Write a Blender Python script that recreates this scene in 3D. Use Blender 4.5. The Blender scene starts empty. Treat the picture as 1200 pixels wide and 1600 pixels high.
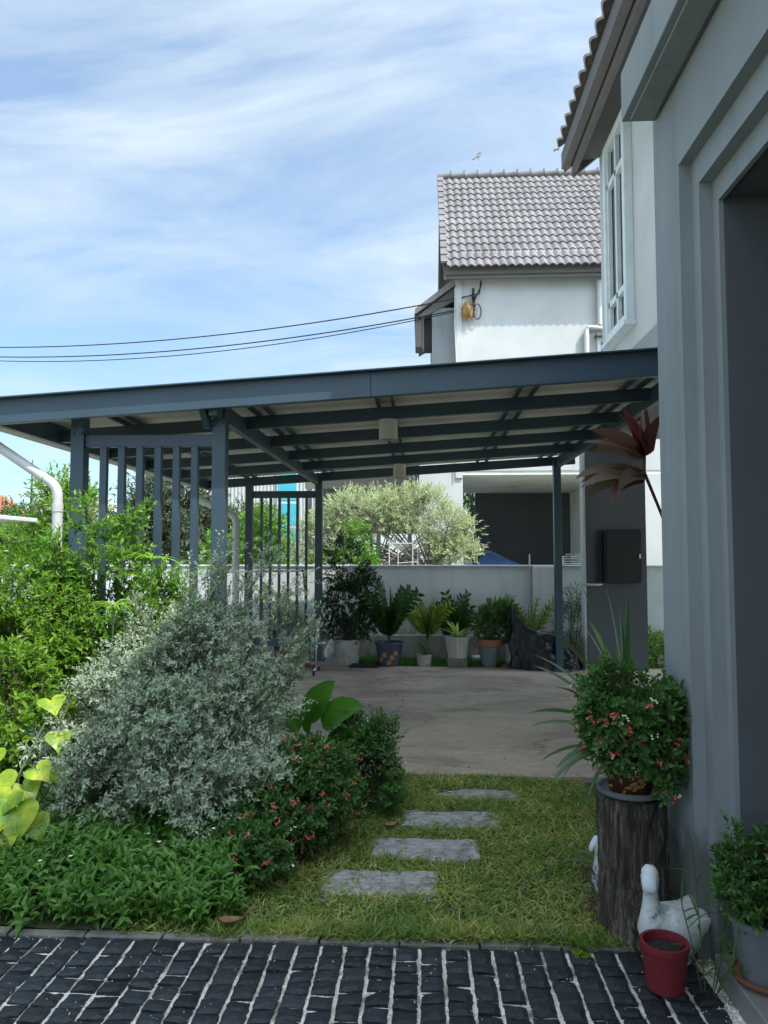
import bpy, math, random
import numpy as np
from mathutils import Vector
R = math.radians
scene = bpy.context.scene
COL = scene.collection
rng = np.random.default_rng(7)
random.seed(7)

# ------------------------------------------------------------------ mesh kit
def unit(a):
    a = np.asarray(a, float)
    return a / (np.linalg.norm(a, axis=-1, keepdims=True) + 1e-9)

class B:
    """collects vertices and faces of one mesh"""
    def __init__(s):
        s.v = []; s.f = []; s.n = 0
    def add(s, V, F):
        V = np.asarray(V, float).reshape(-1, 3)
        F = np.asarray(F, np.int64)
        s.v.append(V); s.f.append(F + s.n); s.n += len(V)
        return s
    def addp(s, V, faces):               # mixed face sizes
        V = np.asarray(V, float).reshape(-1, 3)
        by = {}
        for f in faces: by.setdefault(len(f), []).append(f)
        for k, fs in by.items(): s.f.append(np.asarray(fs, np.int64) + s.n)
        s.v.append(V); s.n += len(V)
        return s
    def box(s, a, b):
        x0, y0, z0 = a; x1, y1, z1 = b
        V = [(x0,y0,z0),(x1,y0,z0),(x1,y1,z0),(x0,y1,z0),(x0,y0,z1),(x1,y0,z1),(x1,y1,z1),(x0,y1,z1)]
        return s.add(V, [(0,3,2,1),(4,5,6,7),(0,1,5,4),(1,2,6,5),(2,3,7,6),(3,0,4,7)])
    def bar(s, p, q, w, h, up=(0,0,1)):    # rectangular bar between two points
        p = np.array(p, float); q = np.array(q, float)
        d = unit(q-p); u = np.array(up, float); sd = unit(np.cross(d, u)); u = np.cross(sd, d)
        V = []
        for c in (p, q):
            for a, b in ((-1,-1),(1,-1),(1,1),(-1,1)): V.append(c + sd*a*w/2 + u*b*h/2)
        return s.add(V, [(0,1,2,3),(7,6,5,4),(0,4,5,1),(1,5,6,2),(2,6,7,3),(3,7,4,0)])
    def grid(s, P, closed_u=False):       # P: (m, n, 3)
        m, n = P.shape[:2]
        i = np.arange(m-1)[:, None]; j = np.arange(n if closed_u else n-1)[None, :]
        j2 = (j+1) % n
        F = np.stack([i*n+j, i*n+j2, (i+1)*n+j2, (i+1)*n+j], -1).reshape(-1, 4)
        return s.add(P.reshape(-1, 3), F)
    def tube(s, pts, r, seg=8, cap=True):
        pts = np.asarray(pts, float); m = len(pts)
        r = np.broadcast_to(np.asarray(r, float), (m,))
        T = np.gradient(pts, axis=0); T = unit(T)
        ref = np.array((0.3, 0.1, 1.0)) if abs(T[:, 2]).max() < .9 else np.array((1.0, .2, 0.1))
        A = unit(np.cross(T, ref)); C = np.cross(T, A)
        th = np.linspace(0, 2*np.pi, seg, endpoint=False)
        P = pts[:, None] + r[:, None, None]*(A[:, None]*np.cos(th)[None, :, None] + C[:, None]*np.sin(th)[None, :, None])
        s.grid(P, True)
        if cap:
            base = s.n - m*seg
            s.f.append(np.array([list(range(base+seg-1, base-1, -1))])); s.f.append(np.array([list(range(s.n-seg, s.n))]))
        return s
    def lathe(s, prof, c=(0,0,0), seg=28, cap=False, lob=None):
        prof = np.asarray(prof, float)
        th = np.linspace(0, 2*np.pi, seg, endpoint=False)
        k = np.ones(seg) if lob is None else lob(th)
        P = np.stack([prof[:, 0:1]*np.cos(th)*k + c[0], prof[:, 0:1]*np.sin(th)*k + c[1], np.repeat(prof[:, 1:2], seg, 1) + c[2]], -1)
        s.grid(P, True)
        if cap: s.f.append(np.array([list(range(s.n-seg, s.n))]))
        return s
    def prism(s, outline, axis, a, b):    # outline of 2-D points in the other two axes
        o = np.asarray(outline, float); n = len(o)
        V = []
        for t in (a, b):
            for p in o:
                q = [p[0], p[1]]; q.insert(axis, t); V.append(q)
        F = [tuple(range(n)), tuple(range(2*n-1, n-1, -1))]
        for i in range(n):
            j = (i+1) % n; F.append((i, i+n, j+n, j))
        return s.addp(V, F)
    def poly(s, V):
        return s.addp(V, [tuple(range(len(V)))])
    def leaves(s, P, D, N, L, W, fold=.18, droop=.15, mid=.45):
        n = len(P); P = np.asarray(P); D = unit(D)
        S = unit(np.cross(D, N)); U = np.cross(S, D)
        L = np.broadcast_to(np.asarray(L, float), (n,))[:, None]; W = np.broadcast_to(np.asarray(W, float), (n,))[:, None]
        if L.mean() > .029 and W.mean() > .012:
            c1 = P+D*L*.30; c2 = P+D*L*.66-U*L*droop*.35; e = P+D*L*.97-U*L*droop
            k1, k2 = (.44,.30) if mid < .5 else (.30,.46)
            V = np.stack([P, c1+S*W*k1+U*W*fold, c1, c1-S*W*k1+U*W*fold, c2+S*W*k2+U*W*fold, c2, c2-S*W*k2+U*W*fold, e], 1).reshape(-1, 3)
            o = (np.arange(n)*8)[:, None, None]
            F = (np.array([[0,1,2],[0,2,3],[1,4,2],[4,5,2],[2,5,3],[5,6,3],[4,7,5],[5,7,6]])[None]+o).reshape(-1, 3)
            return s.add(V, F)
        a = P
        b = P + D*L*mid + S*W*.5 + U*W*fold
        c = P + D*L*mid*1.05
        d = P + D*L*mid - S*W*.5 + U*W*fold
        e = P + D*L - U*L*droop
        V = np.stack([a, b, c, d, e], 1).reshape(-1, 3)
        o = (np.arange(n)*5)[:, None, None]
        F = (np.array([[0,1,2],[0,2,3],[1,4,2],[2,4,3]])[None] + o).reshape(-1, 3)
        return s.add(V, F)

ORG = {}
def mesh_of(name, b, org):
    V = np.concatenate(b.v) - np.asarray(org, float)
    me = bpy.data.meshes.new(name)
    sizes = np.concatenate([np.full(len(f), f.shape[1]) for f in b.f])
    loops = np.concatenate([f.ravel() for f in b.f]).astype(np.int32)
    me.vertices.add(len(V)); me.vertices.foreach_set('co', V.ravel().astype(np.float32))
    me.loops.add(len(loops)); me.loops.foreach_set('vertex_index', loops)
    me.polygons.add(len(sizes))
    me.polygons.foreach_set('loop_start', np.concatenate([[0], np.cumsum(sizes)[:-1]]).astype(np.int32))
    me.update(calc_edges=True); me.validate()
    return me

def thing(name, label, cat, loc=(0,0,0), group=None):
    o = bpy.data.objects.new(name, None); COL.objects.link(o)
    o.location = loc; o.empty_display_size = .1
    o['label'] = label; o['category'] = cat
    if group: o['group'] = group
    ORG[o.name] = tuple(loc)
    return o

def mk(name, b, mat, parent=None, label=None, cat=None, group=None, kind=None, org=(0,0,0), smooth=False, bevel=0, angle=None):
    """one mesh object; a child takes the world origin of its parent"""
    w = ORG[parent.name] if parent else org
    o = bpy.data.objects.new(name, mesh_of(name, b, w)); COL.objects.link(o)
    if parent: o.parent = parent
    else: o.location = w
    ORG[o.name] = tuple(w)
    o.data.materials.append(mat)
    o.data.polygons.foreach_set('use_smooth', [bool(smooth or angle)]*len(o.data.polygons))
    if bevel:
        m = o.modifiers.new('bevel', 'BEVEL'); m.width = bevel; m.segments = 2; m.limit_method = 'ANGLE'; m.angle_limit = R(35)
    if angle:
        o.data.set_sharp_from_angle(angle=R(angle))
    if label: o['label'] = label
    if cat: o['category'] = cat
    if group: o['group'] = group
    if kind: o['kind'] = kind
    return o

# ------------------------------------------------------------------ materials
def nm(name):
    m = bpy.data.materials.new(name); m.use_nodes = True
    nt = m.node_tree; nt.nodes.clear()
    out = nt.nodes.new('ShaderNodeOutputMaterial'); p = nt.nodes.new('ShaderNodeBsdfPrincipled')
    nt.links.new(p.outputs[0], out.inputs[0])
    return m, nt, p, out
def ramp(nt, fac, stops):
    r = nt.nodes.new('ShaderNodeValToRGB')
    while len(r.color_ramp.elements) < len(stops): r.color_ramp.elements.new(.5)
    for e, (pos, c) in zip(r.color_ramp.elements, stops):
        e.position = pos; e.color = (*c, 1)
    nt.links.new(fac, r.inputs[0]); return r.outputs[0]
def noise(nt, scale, stretch=(1,1,1), detail=5, rough=.6, coord='Object', dist=0):
    tc = nt.nodes.new('ShaderNodeTexCoord'); mp = nt.nodes.new('ShaderNodeMapping')
    mp.inputs['Scale'].default_value = stretch
    n = nt.nodes.new('ShaderNodeTexNoise'); n.inputs['Scale'].default_value = scale
    n.inputs['Detail'].default_value = detail; n.inputs['Roughness'].default_value = rough
    n.inputs['Distortion'].default_value = dist
    nt.links.new(tc.outputs[coord], mp.inputs[0]); nt.links.new(mp.outputs[0], n.inputs[0])
    return n.outputs[0]
def mixc(nt, fac, a, b, mode='MIX'):
    m = nt.nodes.new('ShaderNodeMix'); m.data_type = 'RGBA'; m.blend_type = mode
    for s, v in ((m.inputs[0], fac), (m.inputs[6], a), (m.inputs[7], b)):
        if isinstance(v, (int, float)): s.default_value = v
        elif isinstance(v, tuple): s.default_value = (*v, 1)
        else: nt.links.new(v, s)
    return m.outputs[2]
def bumpn(nt, p, h, strength, dist=.01):
    b = nt.nodes.new('ShaderNodeBump'); b.inputs['Strength'].default_value = strength; b.inputs['Distance'].default_value = dist
    nt.links.new(h, b.inputs['Height']); nt.links.new(b.outputs[0], p.inputs['Normal'])
def M(name, stops, scale=4, stretch=(1,1,1), rough=.7, bump=0, bscale=60, bdist=.01, metal=0, detail=6, spec=.5, dist=0, dirt=None, bstretch=(1,1,1)):
    m, nt, p, out = nm(name)
    if isinstance(stops[0], (int, float)): stops = [(0.3, tuple(c*.88 for c in stops)), (.7, tuple(min(1, c*1.08) for c in stops))]
    c = ramp(nt, noise(nt, scale, stretch, detail, dist=dist), stops)
    if dirt:
        d = ramp(nt, noise(nt, dirt[1], dirt[3] if len(dirt) > 3 else (1,1,1), 8, .7), [(dirt[2], (0,0,0)), (dirt[2]+.18, (1,1,1))])
        c = mixc(nt, d, c, dirt[0])
    if name in ('grey_render','boundary_render','white_render'):
        tcz = nt.nodes.new('ShaderNodeTexCoord'); sz = nt.nodes.new('ShaderNodeSeparateXYZ'); nt.links.new(tcz.outputs['Object'], sz.inputs[0])
        sm = nt.nodes.new('ShaderNodeMath'); sm.operation = 'MULTIPLY_ADD'; nt.links.new(noise(nt, 6, (1,1,.5), 8, .7), sm.inputs[0]); sm.inputs[1].default_value = -.75; nt.links.new(sz.outputs[2], sm.inputs[2])
        g = ramp(nt, sm.outputs[0], [(0,(.52,.50,.44)),(.12,(1,1,1))])
        c = mixc(nt, 1.0, c, g, 'MULTIPLY')
        st = ramp(nt, noise(nt, 7, (1,1,.06), 6, .6), [(.52,(1,1,1)),(.72,(.86,.86,.84))])
        if name != 'white_render': c = mixc(nt, 1.0, c, st, 'MULTIPLY')
    nt.links.new(c, p.inputs['Base Color'])
    p.inputs['Roughness'].default_value = rough; p.inputs['Metallic'].default_value = metal
    p.inputs['Specular IOR Level'].default_value = spec
    if bump: bumpn(nt, p, noise(nt, bscale, bstretch, 8, .65), bump, bdist)
    return m
def LM(name, cols, trans=.3, rough=.5, spec=.4, tcol=None, patch=0):
    m, nt, p, out = nm(name)
    g = nt.nodes.new('ShaderNodeNewGeometry')
    n = len(cols)
    c = ramp(nt, g.outputs['Random Per Island'], [(i/(max(1, n-1)), c) for i, c in enumerate(cols)])
    if patch: c = mixc(nt, 1.0, c, ramp(nt, noise(nt, patch, detail=4), [(.34,(.62,.86,.66)),(.5,(.92,1.06,.9)),(.66,(1.32,1.22,1.15))]), 'MULTIPLY')
    nt.links.new(c, p.inputs['Base Color'])
    p.inputs['Roughness'].default_value = rough; p.inputs['Specular IOR Level'].default_value = spec
    t = nt.nodes.new('ShaderNodeBsdfTranslucent'); mx = nt.nodes.new('ShaderNodeMixShader')
    nt.links.new(mixc(nt, 1.0, c, tcol or (1.6, 1.9, .7), 'MULTIPLY'), t.inputs[0])
    mx.inputs[0].default_value = trans
    nt.links.new(p.outputs[0], mx.inputs[1]); nt.links.new(t.outputs[0], mx.inputs[2]); nt.links.new(mx.outputs[0], out.inputs[0])
    return m

m_steel = M('steel_paint', (.040, .072, .100), 3, rough=.42, bump=.08, bscale=90)
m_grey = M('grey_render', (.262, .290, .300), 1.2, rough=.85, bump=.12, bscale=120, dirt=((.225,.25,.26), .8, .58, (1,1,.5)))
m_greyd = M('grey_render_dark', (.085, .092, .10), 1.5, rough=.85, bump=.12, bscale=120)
m_white = M('white_render', (.48, .495, .485), 1.0, rough=.85, bump=.1, bscale=90, dirt=((.47,.49,.47), 1.3, .6, (1,1,.35)))
m_cream = M('cream_render', (.74, .75, .70), 1.2, rough=.85, bump=.1, bscale=90, dirt=((.6,.6,.53), 1.1, .6, (1,1,.3)))
m_fence = M('boundary_render', (.60, .63, .64), 1.1, rough=.9, bump=.15, bscale=70, dirt=((.48,.50,.49), 1.6, .6, (1,1,.5)))
m_plinth = M('stained_plinth', [(.3,(.30,.29,.25)),(.7,(.5,.49,.44))], 3, rough=.9, bump=.3, bscale=40, dirt=((.12,.13,.08), 3, .5))
m_tile = M('roof_tile', [(.3,(.12,.111,.111)),(.7,(.195,.18,.18))], 2, rough=.75, bump=.2, bscale=60)
m_tile2 = M('roof_tile_dark', [(.3,(.24,.215,.21)),(.7,(.33,.30,.29))], 2, rough=.75, bump=.2, bscale=60)
m_fascia = M('brown_fascia', (.125, .118, .113), 3, stretch=(1,1,6), rough=.7, bump=.05)
m_sheet = M('roof_sheet', (.74, .72, .64), 2.5, rough=.8, bump=.05, dirt=((.6,.57,.49), 1.5, .55))
m_pvc = M('pvc', (.52, .53, .51), 4, rough=.4, dirt=((.38,.37,.32), 3, .6))
m_black = M('black_metal', (.010, .011, .013), 5, rough=.65)
m_chrome = M('brushed_metal', (.55, .56, .57), 5, rough=.3, metal=.8)
m_red = M('red_plastic', (.17, .016, .022), 5, rough=.5, bump=.04, bscale=25, dirt=((.085,.03,.028), 4, .6))
m_greypot = M('grey_plastic', (.14, .155, .165), 5, rough=.5, dirt=((.08,.08,.07), 5, .58))
m_terra = M('terracotta', (.30, .115, .06), 6, rough=.85, bump=.15)
m_conc = M('concrete_pot', [(.3,(.26,.25,.22)),(.7,(.44,.43,.39))], 6, rough=.9, bump=.4, bscale=60, dirt=((.13,.13,.10), 5, .52))
m_bluepot = M('blue_glaze', (.045, .055, .085), 6, rough=.35)
m_orange = M('orange_glaze', (.35, .16, .07), 9, rough=.4)
m_brownpot = M('brown_glaze', [(.3,(.035,.012,.008)),(.7,(.07,.02,.012))], 5, rough=.25)
m_gold = M('ochre_glaze', [(.3,(.20,.12,.035)),(.7,(.33,.20,.06))], 30, rough=.35)
m_soil = M('soil', [(.3,(.012,.009,.007)),(.7,(.04,.03,.022))], 60, rough=.95, bump=.8, bscale=80)
m_bark = M('bark', [(.3,(.05,.04,.032)),(.7,(.14,.12,.10))], 9, stretch=(1,1,.25), rough=.9, bump=.6, bscale=40, bstretch=(1,1,.2))
m_stem = M('green_stem', (.06, .09, .03), 12, rough=.7)
m_twig = M('twig', (.09, .065, .045), 12, rough=.85)
m_glass = M('window_glass', (.03, .04, .05), 1, rough=.06, spec=.8)
m_cyan = M('tinted_glass', (.05, .42, .50), 1, rough=.1, spec=.8)
m_wframe = M('window_frame_paint', (.60, .66, .66), 5, rough=.5, dirt=((.42,.45,.44), 5, .62))
m_porch = M('porch_tile', [(.3,(.20,.195,.185)),(.7,(.27,.265,.25))], 3, rough=.5, dirt=((.14,.13,.11), 4, .58))
m_lamp = M('lamp_body', (.50, .49, .44), 4, rough=.5)
m_rock = M('white_rock', [(.3,(.4,.38,.34)),(.7,(.75,.73,.68))], 8, rough=.9, bump=.5, bscale=30)
m_dead = M('dry_leaf', [(.3,(.16,.07,.04)),(.7,(.32,.17,.10))], 20, rough=.8)
m_rubber = M('rubber', (.012, .012, .013), 5, rough=.7)

lm_silver = LM('silver_leaf', [(.31,.38,.27),(.37,.44,.32),(.22,.29,.20),(.48,.54,.40)], .22, .6, .2, (1.1,1.3,.8))
lm_hedge = LM('hedge_leaf', [(.10,.20,.025),(.17,.30,.03),(.06,.13,.018),(.25,.37,.045)], .4, .4)
lm_shrub = LM('shrub_leaf', [(.08,.19,.03),(.15,.30,.035),(.055,.13,.025),(.22,.36,.05)], .35, .35)
lm_cover = LM('groundcover_leaf', [(.07,.17,.025),(.10,.23,.035),(.055,.135,.02),(.14,.28,.045)], .3, .42)
lm_thorn = LM('thorn_leaf', [(.045,.12,.022),(.065,.165,.035),(.04,.10,.02),(.10,.20,.04)], .3, .4)
lm_dark = LM('dark_leaf', [(.018,.045,.014),(.03,.07,.02),(.015,.035,.012)], .2, .35)
lm_olive = LM('olive_leaf', [(.38,.44,.25),(.48,.54,.34),(.58,.62,.42),(.26,.33,.16)], .35, .6, .2, (1.15,1.2,.85))
lm_far = LM('far_leaf', [(.045,.10,.03),(.07,.14,.04),(.09,.16,.05)], .3, .6)
lm_far2 = LM('far_leaf_grey', [(.06,.09,.05),(.09,.12,.07),(.05,.075,.04)], .3, .6)
lm_zz = LM('glossy_leaf', [(.02,.06,.02),(.035,.09,.028),(.05,.12,.03)], .2, .25)
lm_zzy = LM('yellow_green_leaf', [(.15,.22,.03),(.22,.27,.05),(.09,.16,.03)], .35, .35)
lm_brom = LM('pale_strap_leaf', [(.30,.42,.12),(.42,.52,.20),(.22,.35,.08)], .35, .4)
lm_heart = LM('lime_leaf', [(.22,.33,.02),(.33,.42,.02),(.40,.46,.03)], .55, .35, tcol=(1.5,1.5,.5))
lm_canna = LM('broad_leaf', [(.05,.15,.02),(.075,.19,.03)], .35, .35)
lm_strap = LM('strap_leaf', [(.03,.085,.02),(.05,.12,.03),(.085,.13,.05)], .25, .35)
lm_pale = LM('pale_underleaf', [(.14,.20,.13),(.10,.16,.08)], .25, .4)
lm_cyp = LM('umbrella_sedge_leaf', [(.18,.34,.04),(.26,.42,.07)], .4, .4)
lm_red = LM('cordyline_leaf', [(.07,.014,.02),(.11,.022,.025),(.04,.018,.016),(.085,.035,.025)], .3, .35, tcol=(1.8,1.2,1.0))
lm_brown = LM('cordyline_old_leaf', [(.16,.09,.06),(.11,.055,.04),(.10,.09,.055)], .3, .5, tcol=(1.5,1.2,1.0))
lm_lawn = LM('lawn_blade', [(.15,.21,.035),(.21,.26,.05),(.29,.30,.09),(.12,.17,.03),(.46,.40,.23),(.13,.21,.04),(.34,.24,.13)], .3, .6, .25, patch=2.6)
lm_grass2 = LM('tuft_blade', [(.06,.15,.025),(.10,.22,.04),(.07,.17,.03)], .3, .5)
lm_bamboo = LM('bamboo_grass_leaf', [(.06,.14,.03),(.09,.19,.04)], .35, .45)
lm_pink = LM('pink_petal', [(.55,.05,.06),(.62,.16,.12),(.50,.03,.05),(.6,.22,.2)], .2, .6, tcol=(1,1,1))
lm_white = LM('cream_petal', [(.72,.72,.50),(.8,.8,.68)], .2, .6, tcol=(1,1,1))

def gravel_mat():
    m, nt, p, out = nm('white_gravel')
    tc = nt.nodes.new('ShaderNodeTexCoord'); v = nt.nodes.new('ShaderNodeTexVoronoi'); v.inputs['Scale'].default_value = 110
    nt.links.new(tc.outputs['Object'], v.inputs[0])
    c = ramp(nt, v.outputs['Color'], [(0,(.27,.255,.21)),(.35,(.52,.50,.43)),(1,(.78,.76,.68))])
    d = ramp(nt, noise(nt, 9, detail=8), [(.48,(0,0,0)),(.66,(1,1,1))])
    nt.links.new(mixc(nt, d, c, (.13,.12,.085)), p.inputs['Base Color']); p.inputs['Roughness'].default_value = .9
    bumpn(nt, p, v.outputs['Distance'], -.9, .01)
    return m
m_gravel = gravel_mat()

def slate_mat(name, c1, c2, rough):
    m, nt, p, out = nm(name)
    g = nt.nodes.new('ShaderNodeNewGeometry')
    c = ramp(nt, g.outputs['Random Per Island'], [(0, c1), (1, c2)])
    c = mixc(nt, ramp(nt, noise(nt, 25, (1,2.5,1), 8, .7), [(.35,(.62,)*3),(.7,(1.45,)*3)]), c, c)
    mm = mixc(nt, 1.0, c, ramp(nt, noise(nt, 18, (1,2.2,1), 8, .7), [(.3,(.6,)*3),(.75,(1.0,)*3)]), 'MULTIPLY')
    dust = ramp(nt, noise(nt, 7, detail=9, rough=.8), [(.62,(0,0,0)),(.8,(1,1,1))])
    mm = mixc(nt, dust, mm, (.07,.075,.07))
    nt.links.new(mm, p.inputs['Base Color']); p.inputs['Roughness'].default_value = rough
    bumpn(nt, p, noise(nt, 35, (1,2,1), 9, .7), .7, .006)
    return m
m_cobble = slate_mat('black_cobble', (.005,.009,.013), (.017,.026,.034), .55)
m_step = M('stepping_slate', [(.3,(.12,.12,.12)),(.42,(.24,.24,.24)),(.55,(.33,.33,.325)),(.75,(.42,.415,.405))], 9, stretch=(1,2.5,1), rough=.7, bump=.7, bscale=16, bdist=.02, dist=1.5, dirt=((.10,.095,.065), 7, .52))

def slab_mat():
    m, nt, p, out = nm('stained_concrete')
    a = ramp(nt, noise(nt, 1.0, (.7,1.15,1), 9, .66, dist=.5), [(.30,(.22,.182,.143)),(.45,(.35,.29,.225)),(.58,(.46,.385,.295)),(.75,(.54,.455,.36))])
    b = ramp(nt, noise(nt, 14, (1,1,1), 8, .7), [(.3,(.75,.75,.75)),(.7,(1.0,1.0,1.0))])
    c = mixc(nt, 1.0, a, b, 'MULTIPLY')
    # tide marks where puddles dried
    n = noise(nt, .9, (.6,1.3,1), 4, .5, dist=.6)
    r = ramp(nt, n, [(.0,(1,1,1)),(.475,(1,1,1)),(.497,(.62,.63,.62)),(.505,(.86,.86,.86)),(.53,(1,1,1))])
    c = mixc(nt, 1.0, c, r, 'MULTIPLY')
    # hairline cracks
    tc = nt.nodes.new('ShaderNodeTexCoord'); v = nt.nodes.new('ShaderNodeTexVoronoi'); v.feature = 'DISTANCE_TO_EDGE'; v.inputs['Scale'].default_value = .38
    mp = nt.nodes.new('ShaderNodeMapping'); nz = nt.nodes.new('ShaderNodeTexNoise'); nz.inputs['Scale'].default_value = 2.2; nz.inputs['Detail'].default_value = 6
    nt.links.new(tc.outputs['Object'], nz.inputs[0]); nt.links.new(tc.outputs['Object'], mp.inputs[0])
    ad = nt.nodes.new('ShaderNodeMix'); ad.data_type = 'VECTOR'; ad.inputs[0].default_value = .28
    nt.links.new(mp.outputs[0], ad.inputs[4]); nt.links.new(nz.outputs[1], ad.inputs[5]); nt.links.new(ad.outputs[1], v.inputs[0])
    cr = ramp(nt, v.outputs['Distance'], [(0,(.6,.58,.56)),(.002,(.75,.75,.75)),(.0035,(1,1,1))])
    c = mixc(nt, 1.0, c, cr, 'MULTIPLY')
    nt.links.new(c, p.inputs['Base Color'])
    rr = nt.nodes.new('ShaderNodeMapRange'); rr.inputs['From Min'].default_value = .35; rr.inputs['From Max'].default_value = .65
    rr.inputs['To Min'].default_value = .35; rr.inputs['To Max'].default_value = .8
    nt.links.new(n, rr.inputs[0]); nt.links.new(rr.outputs[0], p.inputs['Roughness'])
    bumpn(nt, p, noise(nt, 60, detail=9), .15, .006)
    return m
m_slab = slab_mat()
m_lawnsoil = M('lawn_soil', [(.3,(.028,.032,.012)),(.55,(.05,.06,.018)),(.75,(.075,.06,.032))], 12, rough=.95, bump=.8, bscale=90)
m_ground = M('ground_earth', [(.3,(.16,.17,.11)),(.7,(.28,.27,.21))], 1.5, rough=.95, bump=.4, bscale=20)
m_kerb = M('kerb_concrete', [(.3,(.13,.125,.11)),(.7,(.22,.21,.19))], 7, rough=.9, bump=.4, bscale=60, dirt=((.06,.065,.04), 4, .5))
m_street = M('asphalt', (.12,.12,.12), 8, rough=.9, bump=.3)

# ------------------------------------------------------------------ ground
b = B(); b.add([(-400,-400,-.03),(400,-400,-.03),(400,400,-.03),(-400,400,-.03)], [(0,1,2,3)])
mk('ground', b, m_ground, kind='structure')
b = B(); b.add([(-30,23,-.02),(30,23,-.02),(30,29,-.02),(-30,29,-.02)], [(0,1,2,3)])
mk('road', b, m_street, kind='structure')
b = B(); b.box((-3.4,-4,-.028),(1.24,3.11,.002)); mk('gravel_bed', b, m_gravel, kind='structure')

# cobbles, one paving surface of separate stones
def cobbles():
    bb = B()
    x = -3.35
    nx, ny = 5, 5
    while x < 1.0:
        w = .098 + rng.uniform(-.005, .005)
        y = 3.10 - rng.uniform(0, .05)
        first = True
        while y > 1.2:
            l = rng.uniform(.070, .098)
            x0, x1 = x + rng.uniform(0, .004), x + w - .010 - rng.uniform(0, .005)
            y1, y0 = y, y - l + .0065 + rng.uniform(0, .0035)
            if first: y1 = 3.108; first = False
            u = np.linspace(0, 1, nx); v = np.linspace(0, 1, ny)
            U, Vv = np.meshgrid(u, v)
            e = np.minimum(np.minimum(U, 1-U)*(x1-x0), np.minimum(Vv, 1-Vv)*(y1-y0))
            z = .012 + rng.uniform(-.004, .004) + rng.normal(0, .0012, U.shape) + .005*np.sqrt(np.clip(e/.02,0,1)) + (U-.5)*rng.uniform(-.008,.008) + (Vv-.5)*rng.uniform(-.008,.008)
            z = np.where(e < 1e-6, z-.002, z)
            jx = rng.normal(0, .0016, U.shape); jy = rng.normal(0, .0012, U.shape)
            P = np.stack([x0+(x1-x0)*U+jx, y0+(y1-y0)*Vv+jy, z], -1)
            # skirt
            ring = np.concatenate([P[0,:], P[1:,-1], P[-1,-2::-1], P[-2:0:-1,0]])
            n0 = bb.n; bb.grid(P)
            lo = ring.copy(); lo[:,2] = -.02
            k = len(ring)
            idx = np.arange(nx*ny).reshape(ny, nx)
            ri = np.concatenate([idx[0,:], idx[1:,-1], idx[-1,-2::-1], idx[-2:0:-1,0]]) + n0
            n1 = bb.n; bb.v.append(lo); bb.n += k
            F = [(ri[i], n1+i, n1+(i+1)%k, ri[(i+1)%k]) for i in range(k)]
            bb.f.append(np.array(F))
            y -= l
        x += w
    return bb
mk('cobble_paving', cobbles(), m_cobble, kind='structure')
b = B(); b.box((-3.35,-4,-.005),(1.02,1.19,.008)); mk('driveway', b, m_cobble, kind='structure')
# loose gravel grains on joints and along the edge strip
def grains(n, f, s0, s1):
    bb = B(); T = np.array([(0,0,1),(.9,0,-.3),(-.45,.78,-.3),(-.45,-.78,-.3)])
    P = f(n); s = rng.uniform(s0, s1, (n,1,1)); ang = rng.uniform(0, 6.28, n)
    c, sn = np.cos(ang), np.sin(ang)
    TT = T[None]*s*rng.uniform(.6,1.3,(n,4,3))
    X = TT[...,0]*c[:,None]-TT[...,1]*sn[:,None]; Y = TT[...,0]*sn[:,None]+TT[...,1]*c[:,None]
    V = np.stack([X, Y, TT[...,2]], -1)+P[:,None]
    F = (np.array([[0,1,2],[0,2,3],[0,3,1]])[None]+(np.arange(n)*4)[:,None,None]).reshape(-1,3)
    bb.add(V.reshape(-1,3), F); return bb
lm_grain = LM('gravel_grain', [(.45,.42,.35),(.7,.68,.6),(.85,.83,.78),(.3,.26,.2)], 0, .9, .3)
def strip(n):
    return np.stack([1.03+rng.uniform(0,.2,n), rng.uniform(1.5,3.2,n), rng.uniform(-.008,.006,n)], -1)
mk('gravel', grains(9000, strip, .003, .008), lm_grain, kind='stuff', label='white gravel strip between the cobbles and porch step', cat='gravel')
def scatter(n):
    return np.stack([rng.uniform(-3.3,1.0,n), 3.1-rng.uniform(0,1,n)**1.6*1.3, np.full(n,.020)], -1)
mk('gravel', grains(420, scatter, .0018, .004), lm_grain, kind='stuff', label='loose white grains scattered over the black cobbles', cat='gravel')

# kerb between cobbles and lawn
b = B(); x = -3.4
while x < .86:
    w = min(.33, .86-x); b.box((x+.004, 3.125+rng.uniform(-.003,.003), -.03), (x+w-.004, 3.175, .014+rng.uniform(-.006,.006))); x += w
mk('lawn_kerb', b, m_kerb, kind='structure', bevel=.004)

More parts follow.
